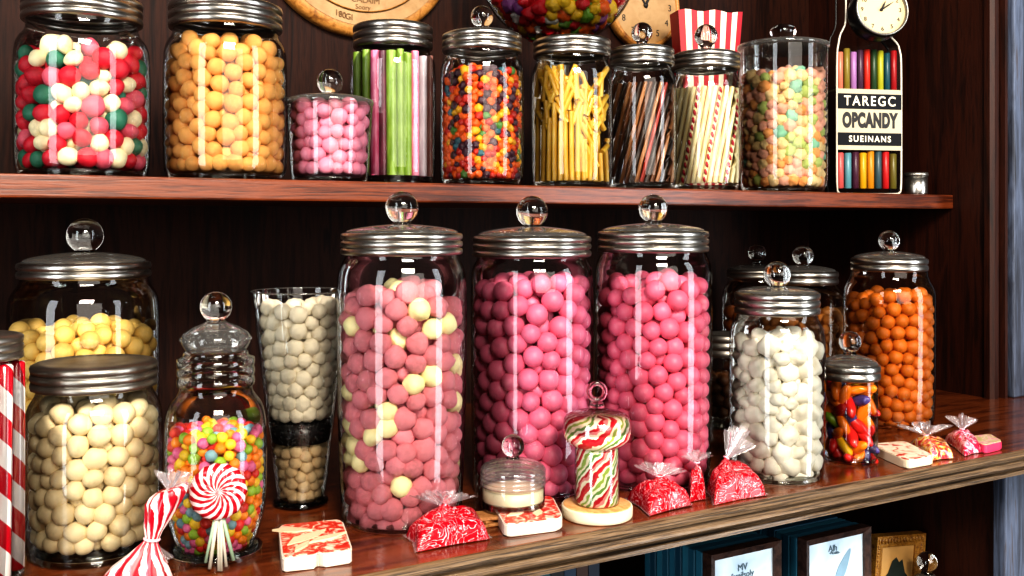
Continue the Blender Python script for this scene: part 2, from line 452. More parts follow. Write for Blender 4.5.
# tapered tumbler (open, no lid)
J = make_jar('L5', 'glass_tumbler', 'tall tapered open glass of white and beige sugared nuts', 301, 24,
  [(509, 27), (502, 22), (496, 23.5), (470, 27), (400, 35.5), (291, 47.5)], yb=511, cat='glass', base=False)
s, Z = J.s, J.Z
obj('foot', lathe([(0, .001), (25*s, .001), (27*s, .003), (24*s, .0065), (20*s, .009), (0, .0095)], 48), BASEG, J.root)
obj('rim', lathe([(48.5*s+.0007*math.cos(a), Z(291)+.0007*math.sin(a)) for a in [2*PI*i/8 for i in range(8)]], 64, closed=True), LIDGLASS, J.root)

# ------------------------------------------------------------------ candies
def ico(sub=3):
    bm = bmesh.new(); bmesh.ops.create_icosphere(bm, subdivisions=sub, radius=1.0); return bm
def shape(kind, seed):
    big = kind in ('cluster', 'nut')
    bm = ico(3)
    o = Vector((seed*7.3, seed*3.1, seed*1.7))
    for v in bm.verts:
        n = v.co.normalized()
        if kind == 'ball': f = 1 + .025*mnoise.noise(n*1.3+o)
        elif kind == 'soft': f = 1 + .10*mnoise.noise(n*1.1+o) + .02*mnoise.noise(n*4+o)
        elif kind == 'rough': f = 1 + .12*mnoise.noise(n*1.2+o) + .08*mnoise.noise(n*5+o) + .05*mnoise.noise(n*11+o)
        elif kind == 'nut': f = 1 + .08*mnoise.noise(n*1.5+o) + .15*mnoise.noise(n*4.5+o) + .05*mnoise.noise(n*10+o)
        elif kind == 'rock': f = 1.04 + .34*mnoise.noise(n*1.15+o) + .06*mnoise.noise(n*3+o)
        elif kind == 'cluster': f = .98 + .30*mnoise.noise(n*2.1+o) + .08*mnoise.noise(n*6+o)
        elif kind == 'bean': f = 1 + .05*mnoise.noise(n*1.3+o)
        v.co = n*f
        if kind == 'bean': v.co = Vector((v.co.x*.74, v.co.y*.74, v.co.z*1.75))
    return bm
MESH = {}
def candy_mesh(kind, mat, k):
    key = (kind, mat.name, k)
    if key not in MESH:
        bm = shape(kind, k+1); me = bpy.data.meshes.new('candy'); bm.to_mesh(me); bm.free()
        me.materials.append(mat); me.polygons.foreach_set('use_smooth', [True]*len(me.polygons)); MESH[key] = me
    return MESH[key]

def pack(inner, z0, z1, rad, jit, fill=.60, iters=170, seed=1, wall=.0022, gr=1.05):
    """Drops balls into a round container: inner = [(z, r)...]; returns positions (local) and radii."""
    g = np.random.default_rng(seed)
    zz = np.array([a for a, _ in inner]); rr = np.array([b for _, b in inner]) - wall
    R = lambda z: np.interp(z, zz, rr)
    zs = np.linspace(z0, z1, 60); vol = (PI*R(zs)**2).mean()*(z1-z0)
    n = max(3, int(fill*vol/(4/3*PI*rad**3*(1+3*jit*jit))))
    r = rad*(1+jit*g.uniform(-1, 1, n))
    cdf = np.cumsum(R(zs)**2); cdf /= cdf[-1]
    z = np.interp(g.random(n), cdf, zs); a = g.random(n)*2*PI; q = np.sqrt(g.random(n))*np.maximum(R(z)-r, .001)
    p = np.stack([q*np.cos(a), q*np.sin(a), z], 1)
    I = J_ = None
    for it in range(iters):
        if it % 6 == 0:
            D = ((p[:, None, :].astype(np.float32)-p[None].astype(np.float32))**2).sum(2)
            lim = (r[:, None]+r[None]).astype(np.float32)*1.35
            I, J_ = np.nonzero(np.triu(D < lim*lim, 1))
        if it < iters-30: p[:, 2] -= .035*rad
        dv = p[I]-p[J_]; ds = np.linalg.norm(dv, axis=1)+1e-9
        ov = np.maximum(r[I]+r[J_]-ds, 0)
        mv = dv/ds[:, None]*(ov*.42)[:, None]
        dp = np.zeros_like(p); np.add.at(dp, I, mv); np.add.at(dp, J_, -mv)
        p += np.clip(dp, -.5*rad, .5*rad)
        p[:, 2] = np.clip(p[:, 2], z0+r*gr, np.maximum(z1-r, z0+r))
        h = np.hypot(p[:, 0], p[:, 1])+1e-9; mx = np.maximum(np.minimum(R(p[:, 2]), np.minimum(R(p[:, 2]-.6*r), R(p[:, 2]+.6*r)))-r*gr, .0005)
        k = np.minimum(1, mx/h); p[:, 0] *= k; p[:, 1] *= k
    return p, r

ITEMS = []          # every candy, before those nobody can see are left out
def fill(key, kinds, shp, rpx, ytop, ybot=None, jit=.12, ff=.66, seed=1, squash=0.0, inner=None, grow=1.06, lean=None, origin=None, s=None):
    """kinds: [(weight, object name, colour, label, material)]"""
    J = JARS.get(key)
    s_ = s or J.s
    z0 = (J.Z(ybot) if ybot else .008) if J else ybot
    z1 = J.Z(ytop) if J else ytop
    p, r = pack(inner or J.inner, z0, z1, rpx*s_, jit, ff, seed=seed, gr=grow*{'ball': 1.0, 'bean': 1.0, 'cluster': 1.1, 'rock': 1.12}.get(shp, 1.06))
    base = origin if origin is not None else Vector((J.x, J.y, J.zb))
    g = random.Random(seed); w = [k[0] for k in kinds]
    for q, rad in zip(p, r):
        k = g.choices(kinds, w)[0]
        ITEMS.append(dict(pos=base+Vector(q), r=float(rad), grow=grow, kind=k, shp=shp, key=key, var=g.randrange(4),
                          rot=(g.random()*6.3, g.random()*6.3, g.random()*6.3) if lean is None else (g.gauss(lean[0], .25), g.gauss(lean[1], .25), g.random()*6),
                          sq=(1+g.uniform(-squash, squash), 1+g.uniform(-squash, squash), 1+g.uniform(-squash, squash))))
def kd(w, name, color, label, **kw):
    return (w, name, color, label, candy_mat(name + '_' + color, color, **kw))

fill('U1', [kd(.40, 'red_candy', 'c01c33', 'crimson red candy in the squat jar of red, green and cream candies'),
            kd(.12, 'pink_candy', 'd85f72', 'rosy pink candy in the squat jar of red, green and cream candies'),
            kd(.20, 'green_candy', '2c7058', 'dark green candy in the squat jar of red, green and cream candies'),
            kd(.30, 'cream_candy', 'ecdcb4', 'cream coloured candy in the squat jar of red, green and cream candies')], 'soft', 8.8, 40, jit=.16, squash=.16, seed=3)
fill('U2', [kd(1, 'peach_candy_ball', 'e8aa62', 'peach coloured sugared ball in the steel lidded jar of peach balls', var=.12, bump=.6)], 'soft', 7.9, 28, jit=.12, seed=4, squash=.06)
fill('U3', [kd(1, 'pink_candy_ball', 'e08da2', 'pink candy ball in the short tapered jar on the upper shelf', var=.12)], 'soft', 7.0, 100, jit=.18, seed=5)
RB = [('orange', 'd65f1c', .34), ('red', 'ae2a1c', .22), ('yellow', 'd29a22', .13), ('green', '4a7436', .06), ('teal', '2f5a64', .05), ('purple', '43222f', .20)]
fill('U5', [kd(w, f'{n}_candy_crumb', c, f'tiny {n} candy in the jar of tiny orange and red candies', rough=.35) for n, c, w in RB], 'cluster', 3.5, 56, jit=.25, seed=6, ff=.66, grow=1.2)
PA = [('pale_pink', 'dfa58c', .30), ('cream', 'e3c48e', .32), ('pale_green', 'a9b56a', .15), ('peach', 'dc9a5c', .18), ('mint', '7fae92', .06)]
fill('U9', [kd(w, f'{n}_puffed_candy', c, f'{n.replace("_", " ")} puffed candy in the straight sided pastel jar', rough=.6, bump=.6) for n, c, w in PA], 'cluster', 5.1, 58, jit=.2, seed=7, grow=1.22)
fill('L1', [kd(1, 'yellow_candy_ball', 'e3bd6c', 'pale yellow candy ball in the wide jar at the back', var=.12)], 'ball', 8.8, 293, 500, jit=.1, seed=8, ff=.62)
fill('L2', [kd(1, 'cream_candy_ball', 'e6d2a9', 'cream candy ball in the large jar behind the twisted striped sweet bag', var=.1, bump=.25)], 'soft', 9.7, 393, jit=.1, seed=9, squash=.07)
RA = [('orange', 'f08a26', .25), ('red', 'd5382f', .17), ('pink', 'df6f97', .2), ('yellow', 'e8bf3a', .18), ('green', '93b53c', .14), ('blue', '7e9fa6', .06)]
fill('L4', [kd(w, f'{n}_candy_bead', c, f'{n} candy bead in the footed jar of rainbow beads', rough=.3) for n, c, w in RA], 'soft', 5.1, 410, 548, jit=.15, seed=10, grow=1.1)
fill('L5', [kd(1, 'white_sugared_nut', 'efe3cb', 'white knobbly sugared nut filling the upper part of the tapered glass', var=.08, bump=.7)], 'nut', 7.6, 290, 419, jit=.12, seed=11, ff=.62)
fill('L5', [kd(1, 'beige_sugared_nut', 'e3c79c', 'beige sugared nut filling the lower part of the tapered glass', var=.1, bump=.6)], 'nut', 6.0, 441, 500, jit=.12, seed=12, ff=.62)
fill('L6', [kd(.83, 'rough_pink_ball', 'e58e96', 'rough sugared pink ball in the first tall jar with cream balls', var=.14, bump=.8),
            kd(.17, 'pale_cream_ball', 'efe2ac', 'cream ball among the rough pink balls of the first tall jar', var=.06)], 'rough', 10.2, 257, 524, jit=.1, seed=13, squash=.08)
fill('L7', [kd(1, 'smooth_pink_ball', 'dd7390', 'smooth pink ball in the middle tall jar', var=.1, bump=.1)], 'ball', 9.7, 250, 506, jit=.1, seed=14)
fill('L8', [kd(1, 'rosy_pink_ball', 'df6a84', 'smooth rosy pink ball in the tall jar behind the red sweet bags', var=.1, bump=.1)], 'ball', 9.1, 248, 492, jit=.1, seed=15)
fill('L9', [kd(1, 'white_pebble_candy', 'ddd5c3', 'white pebble shaped candy in the jar with a round knob', var=.06, bump=.3)], 'rock', 8.0, 316, 482, jit=.28, seed=16, grow=1.16, squash=.15)
EG = [('orange', 'e87a14', .42), ('red', 'c92722', .27), ('yellow', 'e9b51b', .14), ('purple', '4b3f73', .10), ('green', '8cae2c', .08)]
fill('L10', [kd(w, f'{n}_long_candy', c, f'glossy {n} elongated candy in the small jar beside the pebble jar', rough=.2, bump=.05) for n, c, w in EG], 'bean', 6.8, 381, 462, jit=.12, seed=17, ff=.8, lean=(.1, .75), grow=1.1)
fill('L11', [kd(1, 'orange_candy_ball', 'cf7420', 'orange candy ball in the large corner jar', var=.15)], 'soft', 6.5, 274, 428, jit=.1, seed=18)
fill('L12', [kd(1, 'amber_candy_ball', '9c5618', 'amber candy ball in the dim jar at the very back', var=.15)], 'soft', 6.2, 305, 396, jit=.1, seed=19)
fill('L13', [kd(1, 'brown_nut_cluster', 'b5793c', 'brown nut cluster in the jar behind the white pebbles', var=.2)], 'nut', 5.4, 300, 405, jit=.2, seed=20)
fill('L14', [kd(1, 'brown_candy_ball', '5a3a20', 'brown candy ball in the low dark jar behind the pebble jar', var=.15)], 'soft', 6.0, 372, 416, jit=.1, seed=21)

# gumball globe behind the upper jars
gd = depth_at_Y(558, 1.262); gs = gd/F; gx, gy = ray(558, gd)
gR = 80*gs; gz = ZC + (YH+35)*gs - ZU
G = empty('candy_globe', (gx, gy, ZU+.0002)); tag(G, 'large round glass globe of multicoloured candies behind the yellow stick jar', 'candy dispenser')
sph = [(gR*math.cos(a) if abs(a) < PI/2-.001 else 0, gz+gR*math.sin(a)) for a in [-PI/2+PI*i/36 for i in range(37)]]
obj('globe', lathe(sph, 64), GLASS, G)
obj('stand', lathe(chaikin([(0, 0), (.045, 0), (.048, .006), (.03, .016), (.016, .03), (.014, gz-gR-.03), (.03, gz-gR-.006), (.034, gz-gR+.003), (0, gz-gR-.0006)], 1), 40), STEEL_D, G)
obj('globe_lid', lathe([(0, gz+gR*.995), (.03, gz+gR*.98), (.032, gz+gR+.004), (.02, gz+gR+.014), (0, gz+gR+.016)], 32), STEEL_D, G)
GB = [('red', 'c3202c', .28), ('orange', 'e8691d', .2), ('yellow', 'edbf2b', .22), ('green', '6f9a36', .12), ('white', 'ddd6cf', .08), ('violet', '8a4a86', .10)]
fill('G', [kd(w, f'{n}_globe_candy', c, f'{n} candy inside the round glass globe', rough=.3) for n, c, w in GB], 'cluster', 6.6, gz+gR*.55, gz-gR+.002, jit=.2, seed=22,
     inner=[(z, r) for r, z in sph], grow=1.2, origin=Vector((gx, gy, ZU)), s=gs)

# --- leave out what no view from near the camera can see
def visible_px(shift, scale=2):
    w, h = W0*scale, H0*scale
    buf = np.full((h, w), -1, np.int32)
    cam = np.array([CT*shift, -ST*shift, ZC])
    P = np.array([i['pos'] for i in ITEMS]) - cam; R = np.array([i['r']*.97 for i in ITEMS])
    d = P[:, 0]*ST + P[:, 1]*CT; x = (P[:, 0]*CT - P[:, 1]*ST)/d*F + 512; y = YH - P[:, 2]/d*F
    for i in np.argsort(-d):
        rr = R[i]/d[i]*F*scale; cx, cy = x[i]*scale, y[i]*scale
        x0, x1, y0, y1 = int(max(0, cx-rr)), int(min(w, cx+rr+1)), int(max(0, cy-rr)), int(min(h, cy+rr+1))
        if x0 >= x1 or y0 >= y1: continue
        yy, xx = np.ogrid[y0:y1, x0:x1]
        buf[y0:y1, x0:x1][(xx-cx)**2+(yy-cy)**2 <= rr*rr] = i
    return np.bincount(buf[buf >= 0], minlength=len(ITEMS))
vis = visible_px(0.0); side = np.maximum(visible_px(.12), visible_px(-.12))
GROUPS = {}
KINDN = {}
order = sorted(range(len(ITEMS)), key=lambda i: -vis[i])
rest = {}
for i in order:
    it = ITEMS[i]
    if vis[i] < 24 and side[i] < 130: continue
    _w, name, _c, label, mat = it['kind']
    M = Matrix.LocRotScale(it['pos'], __import__('mathutils').Euler(it['rot']), Vector(it['sq'])*it['r']*it['grow'])
    KINDN[name] = KINDN.get(name, 0)+1
    if KINDN[name] > 290:
        rest.setdefault(it['key'], []).append((it, M)); continue
    o = bpy.data.objects.new(name, candy_mesh(it['shp'], mat, it['var'])); C.objects.link(o)
    o.matrix_world = M
    tag(o, label, 'candy', label.split(' in ')[0].split(' filling')[0].split(' among')[0].split(' inside')[0] + 's of ' + it['key'].replace('G', 'the globe'))
    GROUPS.setdefault((name, label), []).append(o)
print('candies', len(ITEMS), {k: v for k, v in KINDN.items()}, 'rest', {k: len(v) for k, v in rest.items()})
for (name, label), os_ in GROUPS.items():
    for o in os_: o['group'] = label.replace(' candy ', ' candies ', 1) if ' candy ' in label else name.replace('_', ' ') + 's: ' + label
PLACE = {k: JARS[k].label for k in JARS}
PLACE['G'] = 'round glass globe'
for key, lst in rest.items():
    mats, vs, fs, mi = [], [], [], []
    for it, M in lst:
        me = candy_mesh(it['shp'], it['kind'][4], it['var']); b = len(vs)
        if it['kind'][4] not in mats: mats.append(it['kind'][4])
        vs += [M @ v.co for v in me.vertices]
        for p in me.polygons: fs.append([b+j for j in p.vertices]); mi.append(mats.index(it['kind'][4]))
    me = bpy.data.meshes.new('inner_candies'); me.from_pydata(vs, [], fs)
    for m in mats: me.materials.append(m)
    me.polygons.foreach_set('material_index', mi); me.polygons.foreach_set('use_smooth', [True]*len(mi))
    o = bpy.data.objects.new('candy_filling', me); C.objects.link(o)
    w = PLACE[key].split()
    tag(o, 'candies packed deeper inside the ' + ' '.join(w[:9]).replace(',', ''), 'candy filling', None, 'stuff')

# dark crumb layer in the tumbler
J = JARS['L5']
bm = bmesh.new(); g = random.Random(2)
z0, z1 = J.Z(441), J.Z(419)
lathe([(0, z0+.001), (30.3*J.s-.003, z0+.001), (34*J.s-.004, z1-.002), (0, z1-.001)], 40, bm)
for k in range(260):
    a = g.random()*2*PI; z = g.uniform(z0+.002, z1-.002); t = (z-z0)/(z1-z0); r = (30.5+3*t)*J.s-.0042
    if k % 4 == 0: r *= math.sqrt(g.random()); z = z1-.002
    bmesh.ops.create_icosphere(bm, subdivisions=1, radius=g.uniform(.0012, .0024), matrix=Matrix.Translation((r*math.cos(a), r*math.sin(a), z)))
o = obj('licorice_crumbs', bm, candy_mat('licorice', '1d1b1c', rough=.35, var=.3)); o.location = (J.x, J.y, J.zb)
tag(o, 'black licorice crumbs forming a dark band in the tapered glass', 'licorice crumbs', None, 'stuff')

# ------------------------------------------------------------------ sticks in jars
def ring_pt(J, off, R, z, back=False):
    off = max(-R*.985, min(R*.985, off))
    q = math.sqrt(max(0, R*R-off*off))
    v = J.right*off + J.toward*(-q if back else q)
    return Vector((J.x, J.y, J.zb)) + v + Vector((0, 0, z))
def stick(name, label, pts, r, mat, group, twist=0.0, lobes=0, lobe=0.0, seg=12, cat='candy stick'):
    p0 = Vector(pts[0])
    o = obj(name, tube([Vector(p)-p0 for p in pts], r, seg, None, True, twist, lobes, lobe), mat)
    o.location = p0; tag(o, label, cat, group); return auto_smooth(o, 50)
def lerp_pts(J, o0, o1, R, y0, y1, n=14, back=False):
    return [ring_pt(J, (o0+(o1-o0)*i/(n-1))*J.s, R, J.Z(y0+(y1-y0)*i/(n-1)), back) for i in range(n)]
def smat(name, c, c2=None, sc=70):
    k = N(name); nz = k.noise(k.coord((1, 1, .25)), sc*2, 4)
    return k.bsdf(k.mix(k.ramp(nz, [(.4, (0, 0, 0)), (.65, (1, 1, 1))]), c, c2 or c), .35, bump=nz, bdist=.002, bstr=.25, coat=.2)
SM = dict(green=smat('stick_green', '6d8a2c', '8ba64a'), pink=smat('stick_pink', 'd2688a', 'e393a9'), plum=smat('stick_plum', '6e3546', '4c2a33'),
          grey=smat('stick_grey', 'b9adb5', 'd8cdd2'), brown=smat('stick_rose_brown', '8a5a55', 'a67a70'), pinkd=smat('stick_rose', 'b5476d', 'd488a4'))
J = JARS['U4']
for off, c, w in [(-34, 'green', 4.6), (-25.5, 'green', 4.2), (-17, 'pinkd', 4.6), (-9, 'plum', 4.0), (-1, 'green', 5.2), (7.5, 'green', 3.6), (14, 'green', 4.2), (21.5, 'pink', 4.0), (29, 'grey', 4.3), (36, 'brown', 3.6)]:
    R = 37.5*J.s
    nm = {'pinkd': 'rose', 'grey': 'pale_grey', 'brown': 'rosy_brown'}.get(c, c)
    stick(f'{nm}_candy_stick', f'upright {nm.replace("_", " ")} candy stick in the jar of green and pink sticks', lerp_pts(J, off, off+random.uniform(-.6, .6), R, 177, 57+random.uniform(-2, 3), 8), w*J.s, SM[c], f'{nm.replace("_", " ")} sticks in the green and pink jar', lobes=8, lobe=.06)
for off, c in [(-28, 'green'), (-18, 'pink'), (-8, 'green'), (2, 'pinkd'), (11, 'green'), (20, 'grey'), (29, 'pink')]:
    nm = {'pinkd': 'rose', 'grey': 'pale_grey'}.get(c, c)
    stick(f'{nm}_candy_stick', f'upright {nm.replace("_", " ")} candy stick in the jar of green and pink sticks', lerp_pts(J, off, off, 29*J.s, 177, 57, 4), 4.4*J.s, SM[c], f'{nm.replace("_", " ")} sticks in the green and pink jar')
# yellow sticks
J = JARS['U6']; YM = smat('stick_yellow', 'c8962a', 'dcb450'); g = random.Random(5)
for k in range(13):
    off = -34+68*k/12
    if off < 6: y1 = 116+g.uniform(-10, 10)
    else: y1 = 150+g.uniform(-8, 8)
    stick('yellow_candy_stick', 'long yellow stick standing in the jar of yellow candy sticks', lerp_pts(J, off, off+g.uniform(-1.5, 1.5), 36.2*J.s, 182, y1, 6), 2.6*J.s, YM, 'long yellow sticks in the jar')
for k in range(12):
    off = -26+52*k/11
    stick('yellow_candy_stick', 'long yellow stick standing in the jar of yellow candy sticks', lerp_pts(J, off, off+g.uniform(-1.5, 1.5), 27*J.s, 182, 96+g.uniform(-8, 8), 6), 2.6*J.s, YM, 'long yellow sticks in the jar')
for k in range(88):
    off = g.uniform(-35, 35); yc = g.uniform(77, 176) if off > 4 else g.uniform(77, 122)
    l = g.uniform(7, 13) if off > 2 else g.uniform(9, 17); sl = g.uniform(-8, 8); yc = max(yc, 70+l)
    yc = min(yc, 180-l)
    stick('yellow_candy_piece', 'short yellow piece piled in the jar of yellow candy sticks', lerp_pts(J, off-sl, off+sl, (35.5-g.choice([0, 0, 3.5, 8]))*J.s, yc+l, yc-l, 5), g.uniform(2.4, 3.0)*J.s, YM, 'short yellow pieces in the jar')
# twisted brown sticks, cream and striped sticks
J = JARS['U7']; g = random.Random(6)
BR = [smat('twist_tan', 'a8754a', '8a5a36'), smat('twist_dark', '2b211d', '4a3a30'), smat('twist_brown', '754726', '5c3820'), smat('twist_red', 'a8382a', '7d2f22')]
seq = [2, 0, 1, 0, 2, 1, 0, 2, 1, 0, 3, 1, 2, 0, 1, 2, 0]
NB = ['tan', 'black', 'brown', 'red']
for lay in (0, 1):
    for k in range(17):
        off = -50+79*k/16
        if lay and off > 5: continue
        pts = [q for q in [(min(off+24*t, 29.2+.5*t), 183-97*t) for t in [i/15 for i in range(16)]] if -29.5 < q[0]]
        if len(pts) < 3: continue
        c = seq[(k+lay*3) % 17]
        pp = [ring_pt(J, o_*J.s, (29.8-6.4*lay)*J.s, J.Z(y_)) for o_, y_ in pts]
        stick(f'{NB[c]}_twisted_stick', f'{NB[c]} twisted stick in the narrow jar of brown sticks', pp, 1.95*J.s, BR[c], f'{NB[c]} twisted sticks', twist=.5, lobes=3, lobe=.12, seg=15)
J = JARS['U8']
CM = smat('stick_cream', 'e3cf98', 'f0e3bd'); RD = plain('stick_red_dash', 'b5263a', .3)
for lay in (0, 1):
    for k in range(15):
        off = -44+73*k/14
        pts = [q for q in [(min(off+17*t, 30+.5*t), 184-94*t) for t in [i/13 for i in range(14)]] if -30.5 < q[0]]
        if len(pts) < 3: continue
        pp = [ring_pt(J, o_*J.s, (30.0-6*lay)*J.s, J.Z(y_)) for o_, y_ in pts]
        red = lay == 0 and k in (4, 8, 12)
        o = stick('striped_candy_stick' if red else 'cream_candy_stick', 'cream candy stick with a winding red stripe in the narrow jar' if red else 'plain cream candy stick in the narrow jar with red striped sticks', pp, 2.35*J.s, CM, 'red striped sticks in the narrow jar' if red else 'plain cream sticks in the narrow jar')
        if red:
            bm = bmesh.new()
            for i in range(len(pp)-1):
                a, b = pp[i]-pp[0], pp[i+1]-pp[0]
                tube([a.lerp(b, .05)+J.toward*.0030+J.right*.0016, a.lerp(b, .4)+J.toward*.0036, a.lerp(b, .8)+J.toward*.0030-J.right*.0014], [.0012, .0024, .0014], 8, bm)
            obj('red_stripe', bm, RD, o, label='red winding stripe')
# candy canes in the jar at the edge
J = JARS['L3']; CANE = helix('cane_stripes', ['a80c22', 'd6cdc8'], 1.0, 24, .25, .4)
for k in range(7):
    for lay in (0, 1):
        off = -39+13*k
        if k == 6 and lay == 1: continue
        a = ring_pt(J, off*J.s, (40-12*lay)*J.s, .008); b = ring_pt(J, (off+2)*J.s, (40-12*lay)*J.s, J.Z(362))
        v = b-a
        o = obj('candy_cane', lathe([(0, 0), (.0052, .0004), (.0066, .002), (.0066, v.length-.002), (.005, v.length-.0004), (0, v.length)], 20), CANE)
        o.location = a; o.rotation_mode = 'QUATERNION'; o.rotation_quaternion = v.to_track_quat('Z', 'Y') 
        tag(o, 'red and white striped candy cane in the jar at the picture edge', 'candy cane', 'candy canes in the jar')

# ------------------------------------------------------------------ writing
def text(name, s, size, mat, parent, loc, rot=(0, 0, 0), ext=.0002, sx=1.0, bold=0.0, sp=1.0):
    cu = bpy.data.curves.new(name, 'FONT'); cu.body = s; cu.size = size; cu.extrude = ext; cu.offset = bold
    cu.space_character = sp; cu.align_x = 'CENTER'; cu.align_y = 'CENTER'; cu.materials.append(mat)
    tmp = bpy.data.objects.new(name, cu); C.objects.link(tmp)
    dg = bpy.context.evaluated_depsgraph_get(); dg.update()
    me = bpy.data.meshes.new_from_object(tmp.evaluated_get(dg))
    bpy.data.objects.remove(tmp)
    if not me.materials: me.materials.append(mat)
    o = bpy.data.objects.new(name, me); C.objects.link(o); o.parent = parent
    o.location = loc; o.rotation_euler = rot; o.scale = (sx, 1, 1)
    return o
INK = plain('dark_ink', '1a1512', .6); INKB = plain('brown_ink', '6b4a26', .7); INKW = plain('cream_ink', 'e9dfc6', .6)
RX = PI/2

# wooden plaque on the back board
p = at_Y(359, -70, YB-.012); d = depth_at_Y(359, YB-.012); Rr = 107*d/F
P = empty('wooden_plaque', (p.x, YB-.001, p.z)); tag(P, 'large round pale wooden plaque with faint lettering on the back board', 'plaque')
Rm = Matrix.Rotation(RX, 4, 'X')
W_PLQ = wood('plaque_wood', ['8a6a42', '9c7a50', 'a8885e', '92724a'], (3, 3, 3), .5, 0, .15, .4, 4)
W_RIM = wood('plaque_rim_wood', ['6d431c', '9c6b31', 'b98445', '80501f'], (6, 6, 6), .45, 0, .3)
obj('rim', lathe([(Rr*.80, .010), (Rr*.82, .017), (Rr*.9, .020), (Rr*.97, .018), (Rr, .012), (Rr, 0)], 96, None, Rm), W_RIM, P)
obj('face', lathe([(0, .0125), (Rr*.90, .0205), (Rr*.88, .019), (Rr*.92, .0195)][:1] + [(Rr*.905, .0208)], 96, None, Rm), W_PLQ, P)
obj('inlay_ring', lathe([(Rr*.765, .0211), (Rr*.78, .0216), (Rr*.765, .0221)], 96, None, Rm), W_RIM, P)
obj('face_disc', lathe([(0, .0215), (Rr*.765, .0215)], 96, None, Rm), W_PLQ, P)
text('lettering', 'CALAIM', .013, INKB, P, (.006, -.0222, -Rr*.665), (RX, 0, 0))
text('lettering', 'Soory', .010, INKB, P, (.002, -.0222, -Rr*.735), (RX, 0, 0))
for ch, a in zip('180GI', (-.29, -.245, -.20, -.155, -.11)):
    text('lettering', ch, .0125, INKB, P, (Rr*.845*math.sin(a), -.0216, -Rr*.845*math.cos(a)), (RX, a*0, 0))

def clock(name, label, loc, R, rz, tilt, rimmat, facemat, hands, ticks=True, thick=.02):
    c = empty(name, loc); c.rotation_euler = (tilt, 0, rz); tag(c, label, 'clock')
    obj('case', lathe([(0, 0), (R*.95, 0), (R, thick*.2), (R, thick*.8), (R*.96, thick), (R*.9, thick), (R*.88, thick*.85)], 64, None, Rm), rimmat, c)
    obj('bezel', lathe([(R*.88, thick*.9), (R*.9, thick*1.06), (R*.94, thick*1.08), (R*.97, thick)], 64, None, Rm), W_RIM if rimmat is not BLACKM else STEEL_D, c)
    obj('dial', lathe([(0, thick*.88), (R*.9, thick*.88)], 64, None, Rm), facemat, c)
    y = -thick*.9
    for h in range(1, 13):
        a = 2*PI*h/12
        text('numeral', str(h), R*.21, INK, c, (R*.70*math.sin(a), y, R*.70*math.cos(a)), (RX, 0, 0))
    for nm, l, w, a in hands:
        bm = bmesh.new()
        M = Matrix.Rotation(a, 4, 'Y')
        vs = [(-w, -.12*l), (w, -.12*l), (w*1.2, l*.5), (0, l), (-w*1.2, l*.5)]
        prism(vs, 0, .0008, bm, Matrix.Translation((0, y-.0004, 0)) @ M @ Rm)
        obj(nm, bm, INK, c, smooth=False)
    obj('hub', lathe([(0, 0), (R*.06, 0), (R*.05, .002), (0, .0025)], 16, None, Matrix.Translation((0, y-.001, 0)) @ Rm), INK, c)
    return c
FACE = wood('clock_face', ['c9ad7c', 'dcc391', 'e8d3a8', 'd3b886'], (4, 4, 4), .5, .1, .05)
p = at_Y(643, 6, YB-.012); d = depth_at_Y(643, YB-.012)
clock('wall_clock', 'round wall clock with pale tan face behind the brown stick jar', (p.x, YB-.001, p.z), 44*d/F, 0, 0, W_RIM, W_PLQ, [('hour_hand', .03, .0022, .5), ('minute_hand', .045, .0016, -.6)])

# ------------------------------------------------------------------ paper bag behind
d = depth_at_Y(706, 1.29); s = d/F; x, y = ray(706, d)
B = empty('striped_paper_bag', (x, y, ZU+.0002), -TH*.6); tag(B, 'tall red and white striped paper bag standing behind the narrow jars', 'paper bag')
bh = ZC+(YH-14)*s-ZU; wt, wb = 34*s, 20*s
bm = bmesh.new(); n = 14; cols = []
RED = plain('red_paper', 'b01528', .55, var=.2); PAP = plain('cream_paper', 'ecdcc4', .6, var=.12)
nstr = 11
def bag_side(ysgn, th):
    for i in range(nstr):
        for j in range(8):
            q = []
            for (a, b) in ((i, j), (i+1, j), (i+1, j+1), (i, j+1)):
                t = b/8; u = a/nstr*2-1; w = wb+(wt-wb)*t
                zz = bh*t + (.002*math.sin(a*1.3) if b == 8 else 0)
                q.append(bm.verts.new((u*w, ysgn*(th*(.7+.5*t))*(1-.25*abs(u)**3) , zz)))
            f = bm.faces.new(q); f.material_index = i % 2
bag_side(-1, .022); bag_side(1, .022)
for sg in (-1, 1):
    for j in range(8):
        q = []
        for yy, b in ((-1, j), (1, j), (1, j+1), (-1, j+1)):
            t = b/8; w = wb+(wt-wb)*t
            zz = bh*t + (.002*math.sin((0 if sg < 0 else nstr)*1.3) if b == 8 else 0)
            q.append(bm.verts.new((sg*w, yy*.022*(.7+.5*t)*.75, zz)))
        bm.faces.new(q)
bm.faces.new([bm.verts.new((a*wb, b*.0115, 0.0002)) for a, b in ((-1, -1), (1, -1), (1, 1), (-1, 1))])
bmesh.ops.remove_doubles(bm, verts=bm.verts[:], dist=.0003)
obj('bag_body', bm, [RED, PAP], B, smooth=False)

